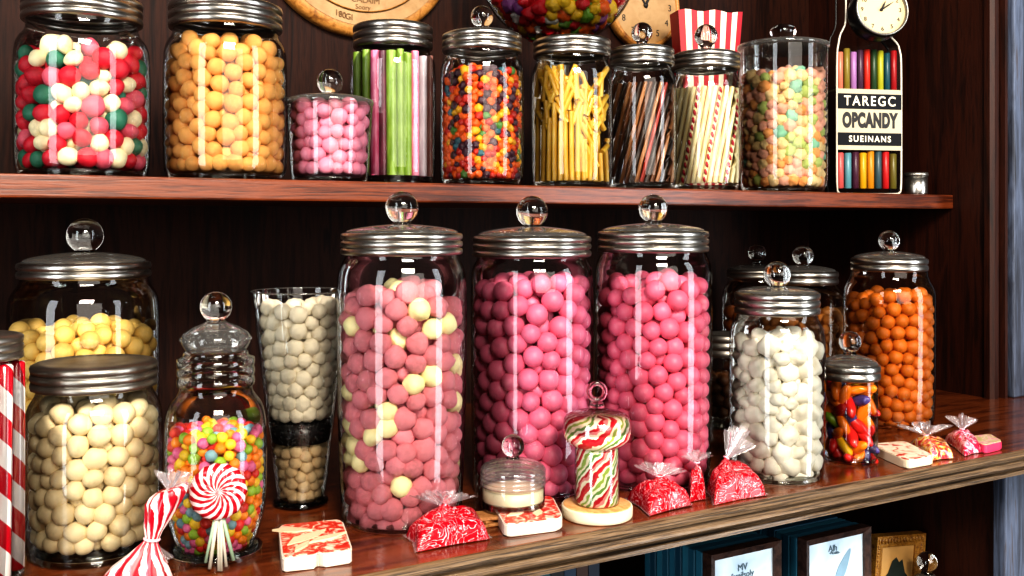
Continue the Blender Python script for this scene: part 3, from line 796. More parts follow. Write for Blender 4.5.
# ------------------------------------------------------------------ labelled flask with its clock
yf = 1.128; d = depth_at_Y(864, yf); s = d/F; x, y = ray(864, d)
Z = lambda py: ZC+(YH-py)*s-ZU
FK = empty('labelled_flask', (x, y, ZU+.0002), -math.radians(19)); tag(FK, 'flat glass flask of coloured sticks with a black and cream label', 'flask')
hw = 35*s; T = .016
ol = [(-hw+.006, .0), (hw-.006, .0), (hw, .006), (hw, Z(58)), (hw*.9, Z(45)), (hw*.5, Z(33)), (-hw*.05, Z(29)), (-hw*.12, Z(-12)), (-hw*.72, Z(-12)), (-hw*.72, Z(26)), (-hw*.9, Z(38)), (-hw, Z(56)), (-hw, .006)]
olr = round_poly(ol, .22, 4)
bm = prism(olr, -T, T, None, Rm)
obj('glass_body', bm, GLASS, FK, smooth=False)
def outline_tube(pts, yy, r, nm, mat):
    pp = [Vector((a, yy, b)) for a, b in pts]; pp.append(pp[0])
    return obj(nm, tube(pp, r, 8), mat, FK)
outline_tube(olr, -T, .0016, 'glass_edge', plain('pale_edge', 'cfc8b8', .2))
outline_tube(olr, T, .0018, 'glass_edge', BLACKM)
LC = plain('label_cream', 'b5aa90', .6, var=.12); LB = plain('label_black', '0c0d12', .9)
def lab(nm, y0, y1, mat, th=.0004, w=.985):
    return obj(nm, box(bmesh.new(), (-hw*w, -T-.0012-th, Z(y1)), (hw*w, -T-.0009, Z(y0))), mat, FK, smooth=False)
lab('label', 91, 151, LC)
b1 = lab('black_band', 95.5, 110.5, LB, .0009); b2 = lab('black_band', 134, 146.5, LB, .0009)
fy = -T-.0023
text('lettering', 'TAREGC', 13.5*s, INKW, FK, (0, fy, Z(103)), (RX, 0, 0), sx=.92, bold=.0003, sp=1.28)
text('lettering', 'OPCANDY', 19*s, INK, FK, (0, fy+.0008, Z(122.3)), (RX, 0, 0), sx=.60, bold=.0022, sp=1.10)
text('lettering', 'SUEINANS', 8.5*s, INKW, FK, (0, fy, Z(140.3)), (RX, 0, 0), sx=.95, bold=.0003, sp=1.3)
def tubes(cols, y0, y1):
    n = len(cols)
    for i, (nm, c) in enumerate(cols):
        if c is None: continue
        r = hw*.94/n*.86; xx = -hw*.94+2*hw*.94*(i+.5)/n
        m = candy_mat(f'flask_{nm}_{i}', c, rough=.35, var=.2)
        dz = random.uniform(-2, 2)
        o = obj(f'{nm}_candy_stick', lathe([(0, 0), (r*.8, 0), (r, .001), (r, Z(y0+dz)-Z(y1)-.001), (r*.8, Z(y0+dz)-Z(y1)), (0, Z(y0+dz)-Z(y1))], 16), m)
        R3 = Matrix.Rotation(FK.rotation_euler.z, 3, 'Z')
        o.location = Vector((x, y, ZU)) + R3 @ Vector((xx, -T+r+.002, Z(y1)))
        yield o, nm
half = {}
for row, (cols, y0, y1) in enumerate([
    ([('salmon', 'd9806a'), ('olive', '8a7a30'), ('lilac', 'a878b0'), ('plum', '4a2f45'), ('scarlet', 'c23020'), ('forest', '2c4a2c'), ('lime', 'b3b030'), ('teal', '1f5866'), ('ruby', 'a81c22')], 52, 91),
    ([('rose', 'bf5a58'), ('sky', '6ba3b0'), ('plum', '4a2038'), ('gold', 'd6a018'), ('amber', 'd6901a'), ('slate', '3d5660'), ('ruby', 'b51e22'), ('olive', '6e6428')], 153, 189)]):
    for o, nm in tubes(cols, y0, y1):
        tag(o, f'{nm} candy stick in the {"upper" if row == 0 else "lower"} part of the flask, {"above" if row == 0 else "below"} the label', 'candy stick')
obj('divider', box(bmesh.new(), (-hw*.95, -T+.001, Z(92)), (hw*.95, T-.001, Z(90.5))), LC, FK, smooth=False)
# the little clock leaning on the flask's shoulder
s2 = (d-.035)/F; cx_, cy_ = ray(878.5, d-.035)
c = clock('small_clock', 'small round cream clock with black case against the flask neck', (cx_, cy_+.012, ZC+(YH-15)*s2), 28*s2, -math.radians(24), math.radians(-8), BLACKM, plain('clock_cream', 'c9b78f', .5, var=.1), [('hour_hand', .018, .0014, .5), ('minute_hand', .027, .001, 1.0)], thick=.034)

# steel shaker cup
d, x, y, zb = place(916, 11, upper=True, off=.004); s = d/F
t = empty('steel_cup', (x, y, ZU+.0002)); tag(t, 'tiny shiny steel cup at the end of the upper shelf', 'cup')
obj('cup_body', lathe([(0, 0), (10.5*s, 0), (11*s, .002), (11*s, 18*s), (10*s, 18.2*s)], 32), STEEL, t)
obj('rim', lathe([(10.4*s, 18*s), (11.6*s, 18.3*s), (11.8*s, 20*s), (11.2*s, 22*s), (10*s, 22*s), (9.6*s, 18*s)], 32), STEEL_D, t)

# ------------------------------------------------------------------ sweet bags and nougat on the counter
def mottle(name, red, white):
    return marble(name, [red, red, white, red, red, white, red, red, white, red], 30, .25, .12, .9, 2.4, [.0, .39, .40, .41, .50, .510, .520, .60, .612, .62], .35)
SWEETR = mottle('wrapped_red_sweets', 'a3041a', 'f0c8ce')
def cello_fan(name, parent, base, direction, width, length, seed, n=9, mat=None):
    """A gathered, crumpled fan of cellophane leaves above a tie."""
    g = random.Random(seed); bm = bmesh.new()
    dz = Vector(direction).normalized(); sx = dz.cross(Vector((-ST, -CT, 0))).normalized(); sy = dz.cross(sx)
    for k in range(n):
        a = (k/(n-1)-.5)*2 if n > 1 else 0
        tip = base + dz*length*(g.uniform(.75, 1.0) - .25*abs(a)) + sx*a*width*g.uniform(.8, 1.1) + sy*g.uniform(-.5, .5)*width*.7
        mid = base.lerp(tip, .55) + sy*g.uniform(-.2, .2)*width
        wv = (sx*g.uniform(.5, 1) + sy*g.uniform(-.8, .8)).normalized()
        prev = None
        for t in range(7):
            tt = t/6; c = base*(1-tt)**2 + mid*2*tt*(1-tt) + tip*tt*tt
            hwid = width*(.06+.28*tt)*(1 if t < 6 else .75)
            row = [bm.verts.new(c + wv*hwid*q + sy*width*.12*tt*(1 if i % 2 else -1)*g.uniform(.5, 1)) for i, q in enumerate((-1, -.5, 0, .5, 1))]
            if prev:
                for i in range(4): bm.faces.new((prev[i], prev[i+1], row[i+1], row[i]))
            prev = row
    return obj(name, bm, mat or CELLO, parent)
def sweet_bag(label, quad, H, tie, fan, mat, seed, fanw=.02, fanl=.02, fdir=(0, 0, 1)):
    pts = [on_plane(px, py, 0.0) for px, py in quad]
    c = sum(pts, Vector())/4
    B = empty('sweet_bag', (c.x, c.y, .0006)); tag(B, label, 'sweet bag')
    g = random.Random(seed); n = 26; bm = bmesh.new(); grids = []
    tu, tv = tie
    for side in (1, 0):
        grid = []
        for i in range(n+1):
            row = []
            for j in range(n+1):
                u, v = i/n, j/n
                pu, pv = 2*u-1, 2*v-1
                k = 1 - .10*(1-abs(pu*pv))*(max(abs(pu), abs(pv))**4)
                uu, vv = (pu*k+1)/2, (pv*k+1)/2
                q = pts[0]*(1-uu)*(1-vv) + pts[1]*uu*(1-vv) + pts[2]*uu*vv + pts[3]*(1-uu)*vv - c
                e = max(0, (1-pu**4))*max(0, (1-pv**4))
                dt = math.hypot(u-tu, v-tv)
                h = 0.0
                if side:
                    ang = math.atan2(v-tv, u-tu)
                    h = H*(e**.42)*(.86 + .14*math.exp(-(dt/.30)**2)) + e*H*.10*math.sin(ang*9+seed)*min(1, dt*4)*math.exp(-dt*2)
                    h += e*H*.16*mnoise.noise(Vector((u*5+seed, v*5, 0))) + e*H*.22*math.exp(-(dt/.09)**2)
                    h += .0012
                row.append(bm.verts.new(q + Vector((0, 0, max(h, 0)))))
            grid.append(row)
        grids.append(grid)
        for i in range(n):
            for j in range(n):
                f = (grid[i][j], grid[i+1][j], grid[i+1][j+1], grid[i][j+1])
                bm.faces.new(f if side else f[::-1])
    A, Bm = grids
    edge = [(i, 0) for i in range(n)] + [(n, j) for j in range(n)] + [(i, n) for i in range(n, 0, -1)] + [(0, j) for j in range(n, 0, -1)]
    for (a, b), (a2, b2) in zip(edge, edge[1:]+edge[:1]):
        bm.faces.new((A[a][b], Bm[a][b], Bm[a2][b2], A[a2][b2]))
    apex = pts[0]*(1-tu)*(1-tv) + pts[1]*tu*(1-tv) + pts[2]*tu*tv + pts[3]*(1-tu)*tv - c + Vector((0, 0, H*1.22))
    obj('wrapped_sweets', bm, mat, B)
    # flat clear seam skirt
    bm = bmesh.new(); inn, out = [], []
    for k, (i, j) in enumerate(edge):
        pu, pv = 2*i/n-1, 2*j/n-1
        q = A_pos(pts, c, i/n, j/n)
        inn.append(bm.verts.new(q*.99 + Vector((0, 0, .0012)))); out.append(bm.verts.new(q*1.07 + Vector((0, 0, .0006+.001*abs(math.sin(k*1.3))))))
    m = len(inn)
    for k in range(m): bm.faces.new((inn[k], inn[(k+1) % m], out[(k+1) % m], out[k]))
    obj('clear_seam', bm, CELLO, B)
    cello_fan('gathered_top', B, apex - Vector((0, 0, .001)), fdir, fanw, fanl, seed)
    obj('tie', lathe([(.0028+.0009*math.cos(a), .0009*math.sin(a)) for a in [2*PI*i/8 for i in range(8)]], 20, None, Matrix.Translation(apex) @ Vector(fdir).to_track_quat('Z', 'Y').to_matrix().to_4x4(), closed=True), plain('pink_tie', 'e7a9b6', .3, coat=.5), B)
    return B
def A_pos(pts, c, u, v):
    pu, pv = 2*u-1, 2*v-1
    k = 1 - .10*(1-abs(pu*pv))*(max(abs(pu), abs(pv))**4)
    uu, vv = (pu*k+1)/2, (pv*k+1)/2
    return pts[0]*(1-uu)*(1-vv) + pts[1]*uu*(1-vv) + pts[2]*uu*vv + pts[3]*(1-uu)*vv - c
sweet_bag('clear bag of red sweets lying in front of the rough pink jar', [(417, 553), (490, 540), (477, 521), (405, 537)], .023, (.45, .62), None, SWEETR, 1, .024, .017)
sweet_bag('clear bag of red sweets beside the striped candy pedestal', [(650, 517), (692, 506), (676, 498), (626, 500)], .023, (.50, .58), None, SWEETR, 2, .022, .016, (.1, 0, 1))
sweet_bag('clear bag of red sweets with a slanting gathered top by the pebble jar', [(714, 506), (767, 496), (741, 479), (706, 492)], .030, (.40, .60), None, SWEETR, 3, .016, .046, (.62, -.1, .85))
sweet_bag('small red sweet bag tucked behind the slanting topped bag', [(690, 503), (706, 500), (703, 492), (688, 496)], .030, (.5, .5), None, SWEETR, 4, .016, .014)
SWEETY = marble('wrapped_mixed_sweets', ['b3122c', 'd43a3a', 'e3b23a', 'f0c9b8', 'c3183f'], 60, .22, .8, .5, 2.0)
SWEETP = marble('wrapped_pink_sweets', ['b5143d', 'd03a5c', 'efc2cc', 'd42a3a'], 60, .22, .8, .5, 2.0)
sweet_bag('bag of red and yellow sweets with flared bow near the shelf corner', [(930, 462), (954, 459), (945, 446), (908, 447)], .017, (.30, .62), None, SWEETY, 5, .030, .020, (0, 0, 1))
sweet_bag('bag of red and pink sweets with twisted top at the shelf end', [(965, 457), (982, 453), (969, 437), (944, 441)], .017, (.45, .6), None, SWEETP, 6, .020, .022, (.1, 0, 1))

def slab(label, quad, t, topmat, sidemat, notch=None, deco=None, name='nougat_slab', rad=.16, zb=0.0006):
    """A flat sweet: quad gives the corners of its top face in order FL, FR, BR, BL."""
    P = [on_plane(px, py, t+zb) for px, py in quad]; c = sum(P, Vector())/4
    B = empty(name, (c.x, c.y, zb)); tag(B, label, 'nougat')
    pts = [(p.x-c.x, p.y-c.y) for p in P]
    if notch:
        a, b = Vector(pts[0]), Vector(pts[1]); nrm = Vector((-(b-a).y, (b-a).x)).normalized()
        pts = [tuple(a), tuple(a.lerp(b, notch-.06)), tuple(a.lerp(b, notch)+nrm*(b-a).length*.10), tuple(a.lerp(b, notch+.06)), tuple(b)] + pts[2:]
    o = round_poly(pts, rad, 4)
    bm = prism(o, 0, t); 
    bmesh.ops.bevel(bm, geom=[e for e in bm.edges if abs(e.verts[0].co.z-e.verts[1].co.z) < 1e-6], offset=.0012, segments=2, affect='EDGES')
    obj('nougat_body', bm, sidemat, B, smooth=False)
    o2 = [(x*.95, y*.95) for x, y in o]
    obj('candied_topping', prism(o2, t-.0005, t+.0008), topmat, B, smooth=False, label='red and white candied topping')
    if deco:
        for k, (du, dv, l, w, a) in enumerate(deco):
            q = P[0]*(1-du)*(1-dv)+P[1]*du*(1-dv)+P[2]*du*dv+P[3]*(1-du)*dv - c
            m = [(-l, 0), (-l*.3, w), (l*.2, w*.7), (l, 0), (l*.25, -w*.8), (-l*.35, -w*.6)]
            M = Matrix.Translation((q.x, q.y, t)) @ Matrix.Rotation(a, 4, 'Z')
            obj('leaf_piece', prism(m, .0003, .0016+.0004*k, None, M), CREAML, B, smooth=False)
    return B
CREAML = plain('leaf_cream', 'd9c7a6', .55, var=.2)
TOPR = marble('red_candied_top', ['b81c16', 'd2402c', 'e9b09a', 'eddcc6'], 80, .35, .3, .5, 2.0, [.3, .5, .57, .68])
TOPW = marble('white_candied_top', ['c4201c', 'd9ccb4', 'efe4d0', 'b8281f'], 45, .4, .2, .4, 1.0, [.36, .42, .6, .64])
slab('red topped nougat block with white sides in front of the tapered glass', [(282, 559), (353, 550), (342, 519), (278, 525)], .0115, TOPR, WHITE, notch=.52,
     deco=[(.40, .50, .026, .009, .55), (.2, .75, .018, .008, -.5), (.70, .40, .020, .006, .3), (.3, .22, .014, .004, .8)], rad=.12)
slab('red topped nougat slab under the little cream jar', [(505, 526), (564, 518), (552, 495), (492, 503)], .0112, TOPR, WHITE, deco=[(.62, .3, .012, .005, .9), (.25, .35, .010, .004, .1)])
slab('white nougat slab with red fruit pieces beside the small bright jar', [(907, 461), (935, 456), (905, 441), (868, 444)], .010, TOPW, CREAM)
slab('pink nougat block with pale top at the very end of the shelf', [(984, 446), (1003, 441.5), (990, 434), (966, 437)], .010, marble('pale_pink_top', ['d87a94', 'e9c9b8', 'b8b46a', 'e3a0ae'], 50, .4, .2, .3), plain('pink_nougat', 'c93a63', .45, var=.2))
# brown wafer pieces
WAF = wood('wafer', ['5d3a1c', '8a5c30', 'a8794a', '6d4522'], (20, 20, 60), .6, 0, .6)
p = on_plane(487, 524)
t = empty('wafer_stack', (p.x, p.y, .0004), -.2); tag(t, 'small pile of brown wafer pieces under the edge of the cream jar', 'wafer')
for k, (dx, dy, rz) in enumerate([(0, 0, .1), (-.001, .004, .5), (.001, .001, -.1)]):
    obj('wafer', bevel(box(bmesh.new(), (-.010, -.012, 0), (.010, .012, .0028), Matrix.Translation((dx, dy, .0030*k)) @ Matrix.Rotation(rz, 4, 'Z')), .0004, 1), WAF, t, smooth=False)

# little jar of cream on the nougat slab
J = make_jar('L15', 'cream_jar', 'little glass jar of speckled cream standing on the red topped nougat', 513, 32,
  [(515, 31), (509, 32), (492, 32), (484, 31.5)], band=None, flatlid=None, yb=512.5, zoff=.0140, base=False)
PINKG = thin_glass('pink_band_glass', (.82, .76, .76), (.5, .45, .46), 1.6, .12); whiten(PINKG, .16, (.8, .74, .74))
PINKG2 = thin_glass('little_lid_glass', (.84, .79, .79), (.5, .45, .46), .9); whiten(PINKG2, .10, (.8, .74, .74))
s, Z = J.s, J.Z
obj('screw_band', lathe([(30*s, Z(485))] + ridged(32*s, Z(485), Z(472), 3) + [(31*s, Z(471))], 56), PINKG, J.root)
L = obj('lid', lathe(chaikin([(32.5*s, Z(472)), (33*s, Z(469)), (29*s, Z(464)), (16*s, Z(460)), (8*s, Z(458)), (0, Z(458))], 1), 56), PINKG2, J.root)
add_knob(L, (446, 11.5), Z, s, Z(458))
k = N('speckled_cream'); nz = k.noise(k.coord(), 700, 2); n2 = k.noise(k.coord(), 90, 3)
CRM = k.bsdf(k.mix(k.ramp(nz, [(.70, (0, 0, 0)), (.76, (1, 1, 1))]), k.mix(n2, 'f3e8c8', 'e6d4aa'), 'a07848'), .5)
rr = 30.5*s
fz = Z(488)
o = obj('cream_filling', lathe([(0, .002), (rr*.97, .002), (rr, .004), (rr, fz), (rr*.9, fz+.0006), (0, fz+.0004)], 48), CRM, J.root)

# striped candy pedestal: wooden disc, candy post, bulging top, glass handle
d = ZC*F/(526.5-YH)/(1-35/F); s = d/F; x, y = ray(597, d); zt = .0118
t = empty('wooden_disc', (x, y, .0003)); tag(t, 'round pale wooden disc with white edge under the striped candy post', 'wooden disc')
obj('white_edge', lathe([(0, 0), (34.5*s, 0), (35.3*s, .001), (35.5*s, .004), (35.5*s, zt-.002), (35*s, zt-.0006), (33*s, zt-.0004)], 64), CREAM, t)
obj('wood_top', lathe([(33.6*s, zt-.001), (33.6*s, zt), (33*s, zt+.0003), (0, zt+.0003)], 64), W_PALE, t)
CST = helix('striped_candy', ['b8202c', 'c5323a', 'ede2c4', '93a850', 'e9dcbc', '6f8f4a', 'efe6cf', 'b8202c', 'd88a86', 'eadfc2'], 4.0, -26, .25, .6, .6)
z0 = zt+.0007; Z = lambda py: ZC+(YH-py)*s - z0
t = empty('striped_candy_jar', (x, y, z0)); tag(t, 'striped red, green and cream candy post with bulging top on the wooden disc', 'candy jar')
r = 21.5*s
obj('candy_post', lathe([(0, .0005), (r*.93, .0005), (r*.98, .002), (r, .005), (r*.98, Z(450)), (r*.94, Z(446)), (0, Z(446))], 48), CST, t)
obj('clear_wrap', lathe([(r*1.03, .001), (r*1.05, .006), (r*1.03, Z(450)), (r*1.0, Z(445.5))], 48), GLASS, t)
R = 33*s
obj('bulging_top', lathe(chaikin([(0, Z(446.5)), (r*.9, Z(446.5)), (R*.78, Z(445)), (R*1.0, Z(438)), (R*1.03, Z(428)), (R*.98, Z(419)), (R*.80, Z(415)), (R*.5, Z(414)), (0, Z(414))], 2), 56), CST, t)
L = obj('glass_cover', lathe(chaikin([(R*1.04, Z(430)), (R*1.02, Z(418)), (R*.8, Z(412.5)), (R*.4, Z(409.5)), (R*.25, Z(407)), (0, Z(407))], 2), 56), thin_glass('pink_cover', (.88, .80, .81), (.5, .42, .44), .7), t)
bm = lathe([(0, Z(407)), (8*s, Z(407)), (7*s, Z(404)), (5*s, Z(401)), (0, Z(400.5))], 32)
Mr = Matrix.Translation((0, 0, Z(391.5))) @ Matrix.Rotation(-TH*.9, 4, 'Z') @ Matrix.Rotation(PI/2, 4, 'X')
lathe([(8.2*s+2.6*s*math.cos(a), 2.6*s*math.sin(a)) for a in [2*PI*i/12 for i in range(12)]], 40, bm, Mr, closed=True)
obj('ring_handle', bm, solid_glass('pink_knob_glass', (.98, .86, .89)), L)

# lollipop leaning on the footed jar
J = JARS['L4']
fd = ZC*F/(572-YH); s = fd/F; x, y = ray(218, fd)
t = empty('lollipop', (x, y, .0003)); tag(t, 'red and white swirl lollipop standing in front of the footed jar', 'lollipop')
view = Vector((x, y, 0)).normalized(); rgt = Vector((view.y, -view.x, 0)); 
zc = (572-492)*s
SW = helix('lolly_swirl', ['c1142c', 'f6e3e2'], 13, 62, .18, .7, .12, swirl=True)
SW = None
k = N('lolly_swirl2')
tc = k.n('ShaderNodeTexCoord'); sp = k.n('ShaderNodeSeparateXYZ'); k.t.links.new(tc.outputs['Object'], sp.inputs[0])
an = k.math('MULTIPLY', k.math('DIVIDE', k.math('ARCTAN2', sp.outputs[1], sp.outputs[0]), 2*PI), 15)
rq = k.math('SQRT', k.math('ADD', k.math('MULTIPLY', sp.outputs[0], sp.outputs[0]), k.math('MULTIPLY', sp.outputs[1], sp.outputs[1])))
ph = k.math('FRACT', k.math('ADD', k.math('ADD', an, k.math('MULTIPLY', rq, 110)), 40))
SW = k.bsdf(k.ramp(ph, [(0, '97081e'), (.48, 'd6b9b8'), (.96, '97081e')], 'CONSTANT'), .25, coat=.35)
Rl = 28*s
bm = bmesh.new(); seg = 120
prof = [(0, .0058), (.25, .0056), (.55, .0052), (.8, .0042), (.95, .0022), (1.0, 0), (.95, -.0022), (.8, -.0042), (.5, -.005), (0, -.005)]
rings = []
for pr, pz in prof:
    ring = []
    if pr == 0: ring = [bm.verts.new((0, 0, pz))]
    else:
        for i in range(seg):
            a = 2*PI*i/seg; w = 1 + .022*math.cos(15*a+pr*19)*pr
            zz = pz*(1+.22*math.cos(15*(a+pr*Rl*110*2*PI/15)))
            ring.append(bm.verts.new((Rl*pr*w*math.cos(a), Rl*pr*w*math.sin(a), zz)))
    rings.append(ring)
for a, b in zip(rings, rings[1:]):
    for i in range(seg):
        j = (i+1) % seg
        if len(a) == 1: bm.faces.new((a[0], b[i], b[j]))
        elif len(b) == 1: bm.faces.new((a[i], b[0], a[j]))
        else: bm.faces.new((a[i], b[i], b[j], a[j]))
o = obj('swirl_candy', bm, SW, t)
o.location = (0, 0, zc); o.rotation_mode = 'QUATERNION'
o.rotation_quaternion = (-view + Vector((0, 0, .08))).to_track_quat('Z', 'Y')
STK = plain('stick_paper', 'b5afa0', .5, var=.15); STG = plain('stick_paper_green', '8b9f88', .5, var=.2)
for i, (a, b, l) in enumerate([(-8, -1, 3), (-12, -3, 10), (1, 1, 0), (3, 4, 0), (15, 5, 9), (8, 3, 4)]):
    p0 = rgt*a*s + Vector((0, 0, l*s+.0007)) - view*.001*(i % 2); p1 = rgt*b*s*.8 + Vector((0, 0, zc-Rl*.85)) + view*.001*(i % 3)
    obj('stick', tube([p0, p0.lerp(p1, .5), p1], .0013 if i % 2 else .0016, 10), STG if i in (1, 4) else STK, t)

# gathered cellophane bag of striped sweets at the front edge
d = ZC*F/(588-YH); s = d/F; x, y = ray(138, d)
t = empty('striped_sweet_bag', (x, y, .0004)); tag(t, 'red and white striped sweets twisted in cellophane in front of the cream jar', 'sweet bag')
view = Vector((x, y, 0)).normalized(); rgt = Vector((view.y, -view.x, 0)); upv = Vector((0, 0, 1))
def lp(px, py): return rgt*(px-138)*s + upv*(588-py)*s
axis = [(136, 588, 33), (137, 580, 33), (140, 568, 26), (145, 556, 16), (149, 545, 8), (151, 541, 6.5), (153, 536, 8), (157, 524, 13), (162, 510, 17), (165, 500, 19.5), (168, 494, 18), (170, 491, 14)]
bm = bmesh.new(); seg = 72; rings = []
uvl = bm.loops.layers.uv.new('UVMap')
for i, (px, py, hw_) in enumerate(axis):
    c = lp(px, py); ring = []
    tl = -.28
    for k_ in range(seg):
        a = 2*PI*k_/seg; q = hw_*s*(1+.07*math.cos(9*a+i*.35))
        v = rgt*math.cos(a)*q + view*math.sin(a)*q*.62 + upv*(math.cos(a)*q*tl*(-1 if py < 541 else .4))
        z_ = c + v; z_.z = max(z_.z, .0005) if i else max(z_.z, .0003)
        ring.append(bm.verts.new(z_))
    rings.append(ring)
for i, (a, b) in enumerate(zip(rings, rings[1:])):
    for k_ in range(seg):
        f = bm.faces.new((a[k_], a[(k_+1) % seg], b[(k_+1) % seg], b[k_]))
        for lo, (uu, vv) in zip(f.loops, ((k_/seg, i/11), ((k_+1)/seg, i/11), ((k_+1)/seg, (i+1)/11), (k_/seg, (i+1)/11))): lo[uvl].uv = (uu, vv)
bm.faces.new(rings[0]); bm.faces.new(rings[-1])
k = N('twist_stripes'); tc = k.n('ShaderNodeTexCoord'); sp = k.n('ShaderNodeSeparateXYZ'); k.t.links.new(tc.outputs['UV'], sp.inputs[0])
ph = k.math('FRACT', k.math('ADD', k.math('MULTIPLY', sp.outputs[0], 10), k.math('ADD', k.math('MULTIPLY', sp.outputs[1], 3.4), k.math('MULTIPLY', k.noise(k.coord(), 90, 2), .8))))
TW = k.bsdf(k.ramp(ph, [(0, '9a0a20'), (.46, 'd2b9b4'), (.9, 'b04456')], 'CONSTANT'), .3, coat=.35)
obj('striped_sweets', bm, TW, t)
c = lp(151, 541)
obj('tie', lathe([(7*s+.0012*math.cos(a), .0012*math.sin(a)) for a in [2*PI*i/8 for i in range(8)]], 28, None, Matrix.Translation(c) @ Vector((.15, 0, 1)).to_track_quat('Z', 'Y').to_matrix().to_4x4(), closed=True), plain('tie_pink', 'e0b4ba', .3, coat=.4), t)
cello_fan('clear_top', t, lp(168, 496), rgt*.3+upv, 19*s, 27*s, 11, 11)
cello_fan('clear_tail', t, lp(153, 545), rgt*.25-upv, 13*s, 33*s, 12, 6)

# ------------------------------------------------------------------ under the counter
YF = .93
TEALS = [plain(f'teal_cover_{i}', c, .5, var=.25) for i, c in enumerate(['235a70', '2f7088', '1c4a60', '367a90'])]
PAPER = marble('pale_blue_print', ['b7cfe0', 'c9dde9', 'd5e4ee', 'c2d6e4'], 12, .5, 0, .0, .5)
def photo_frame(label, pl, pr, Yf, fmat, hgt, mat_in, w=.0092, rz=0.0, roll=0.0, top=None):
    a = at_Y(pl[0], pl[1], Yf); b = at_Y(pr[0], pr[1], Yf)
    wd = abs(b.x-a.x); ht = a.z-ZF if hgt is None else hgt
    t = empty('picture_frame', ((a.x+b.x)/2, Yf, ZF+.0005)); t.rotation_euler = (0, roll, rz); tag(t, label, 'picture frame')
    h2 = wd/2
    bm = bmesh.new(); n = 0
    for q in ([(-h2, 0), (h2, 0), (h2-w, w), (-h2+w, w)], [(-h2, ht), (-h2+w, ht-w), (h2-w, ht-w), (h2, ht)], [(-h2, 0), (-h2+w, w), (-h2+w, ht-w), (-h2, ht)], [(h2, 0), (h2, ht), (h2-w, ht-w), (h2-w, w)]):
        vf = [bm.verts.new((x_, -.0 if i in () else -.006 - .004*(abs(abs(x_)-h2) < 1e-6 or abs(z_) < 1e-6 or abs(z_-ht) < 1e-6), z_)) for i, (x_, z_) in enumerate(q)]
        vb = [bm.verts.new((x_, .006, z_)) for x_, z_ in q]
        bm.faces.new(vf); bm.faces.new(vb[::-1])
        for i in range(4): bm.faces.new((vf[i], vf[(i+1) % 4], vb[(i+1) % 4], vb[i]))
    obj('frame_moulding', bm, fmat, t, smooth=False)
    obj('picture', box(bmesh.new(), (-h2+w*.9, -.003, w*.9), (h2-w*.9, .003, ht-w*.9)), mat_in, t, smooth=False)
    return t, h2, ht
INKS = plain('grey_ink', '4d6472', .7)
t, h2, ht = photo_frame('dark wooden picture frame with pale blue print in front of the first teal board stack', (706, 553.5), (776, 540), YF, W_FRAME, None, PAPER)
text('lettering', 'MV', .012, INKS, t, (-.002, -.0036, ht-.0265), (RX, 0, 0))
text('lettering', 'familsoly', .011, INKS, t, (-.002, -.0036, ht-.036), (RX, 0, 0))
t2, h22, ht2 = photo_frame('dark wooden picture frame with pale print, in front of the second teal board stack', (801, 539), (865.5, 526.5), YF, W_FRAME, None, PAPER)
text('lettering', 'Alh', .012, INKS, t2, (-.006, -.0036, ht2-.021), (RX, 0, 0))
text('lettering', '-ALuin-', .007, INKS, t2, (-.003, -.0036, ht2-.027), (RX, .1, 0))
bm = bmesh.new(); M = Matrix.Translation((.012, -.0034, ht2-.052)) @ Matrix.Rotation(.55, 4, 'Y') @ Rm
prism([(.0085*math.cos(a)*(1-.4*max(0, math.sin(a))), .03*math.sin(a)) for a in [2*PI*i/20 for i in range(20)]], 0, .0004, bm, M)
obj('printed_shape', bm, plain('print_blue', '8fb0c4', .6, var=.3), t2, smooth=False)
def board_stack(t, h2, ht, n, word):
    for k in range(n):
        th = .012
        y0 = t.location.y + .0075 + k*(th+.001)
        o = obj('teal_board', bevel(box(bmesh.new(), (-h2*1.0, 0, 0), (h2*1.0, th, ht*(.99-.004*(k % 3)))), .0008, 1), TEALS[(k*3+1) % 4], smooth=False)
        o.location = (t.location.x - .0015*(k % 2), y0, ZF+.0005)
        tag(o, f'teal covered board stacked behind the {word} dark picture frame', 'board', f'teal boards behind the {word} frame')
board_stack(t, h2, ht, 9, 'first'); board_stack(t2, h22, ht2, 9, 'second')
GOLD = wood('carved_gold', ['4a2c0c', '8a5a20', 'b8883c', '6b4418'], (30, 30, 30), .4, .1, 1.0)
MNT = plain('cream_print', 'd9ab6a', .6, var=.2)
t, h2, ht = photo_frame('carved gold picture frame with a dark mountain print', (868, 540), (917, 530), 1.0, GOLD, None, MNT, w=.018, roll=math.radians(6))
bm = prism([(-h2*.55, 0), (-h2*.5, .02), (-h2*.34, .028), (-h2*.2, .045), (-h2*.05, .05), (h2*.08, .042), (h2*.2, .046), (h2*.34, .026), (h2*.5, .018), (h2*.55, 0)], 0, .0006, None, Matrix.Translation((0, -.0038, ht-.085)) @ Rm)
obj('printed_mountain', bm, plain('mountain_ink', '2e3a34', .7, var=.5), t, smooth=False)
bm = bmesh.new()
for k in range(15):
    bmesh.ops.create_icosphere(bm, subdivisions=1, radius=.0042, matrix=Matrix.Translation((-h2+.006+(2*h2-.012)*k/14, -.0085, ht-.007)) @ Matrix.Diagonal((.6, .6, 1.3, 1)))
for k in range(20):
    for sg in (-1, 1):
        bmesh.ops.create_icosphere(bm, subdivisions=1, radius=.0042, matrix=Matrix.Translation((sg*(h2-.006), -.0085, .006+(ht-.02)*k/19)) @ Matrix.Diagonal((1.3, .6, .6, 1)))
obj('carved_beading', bm, GOLD, t)
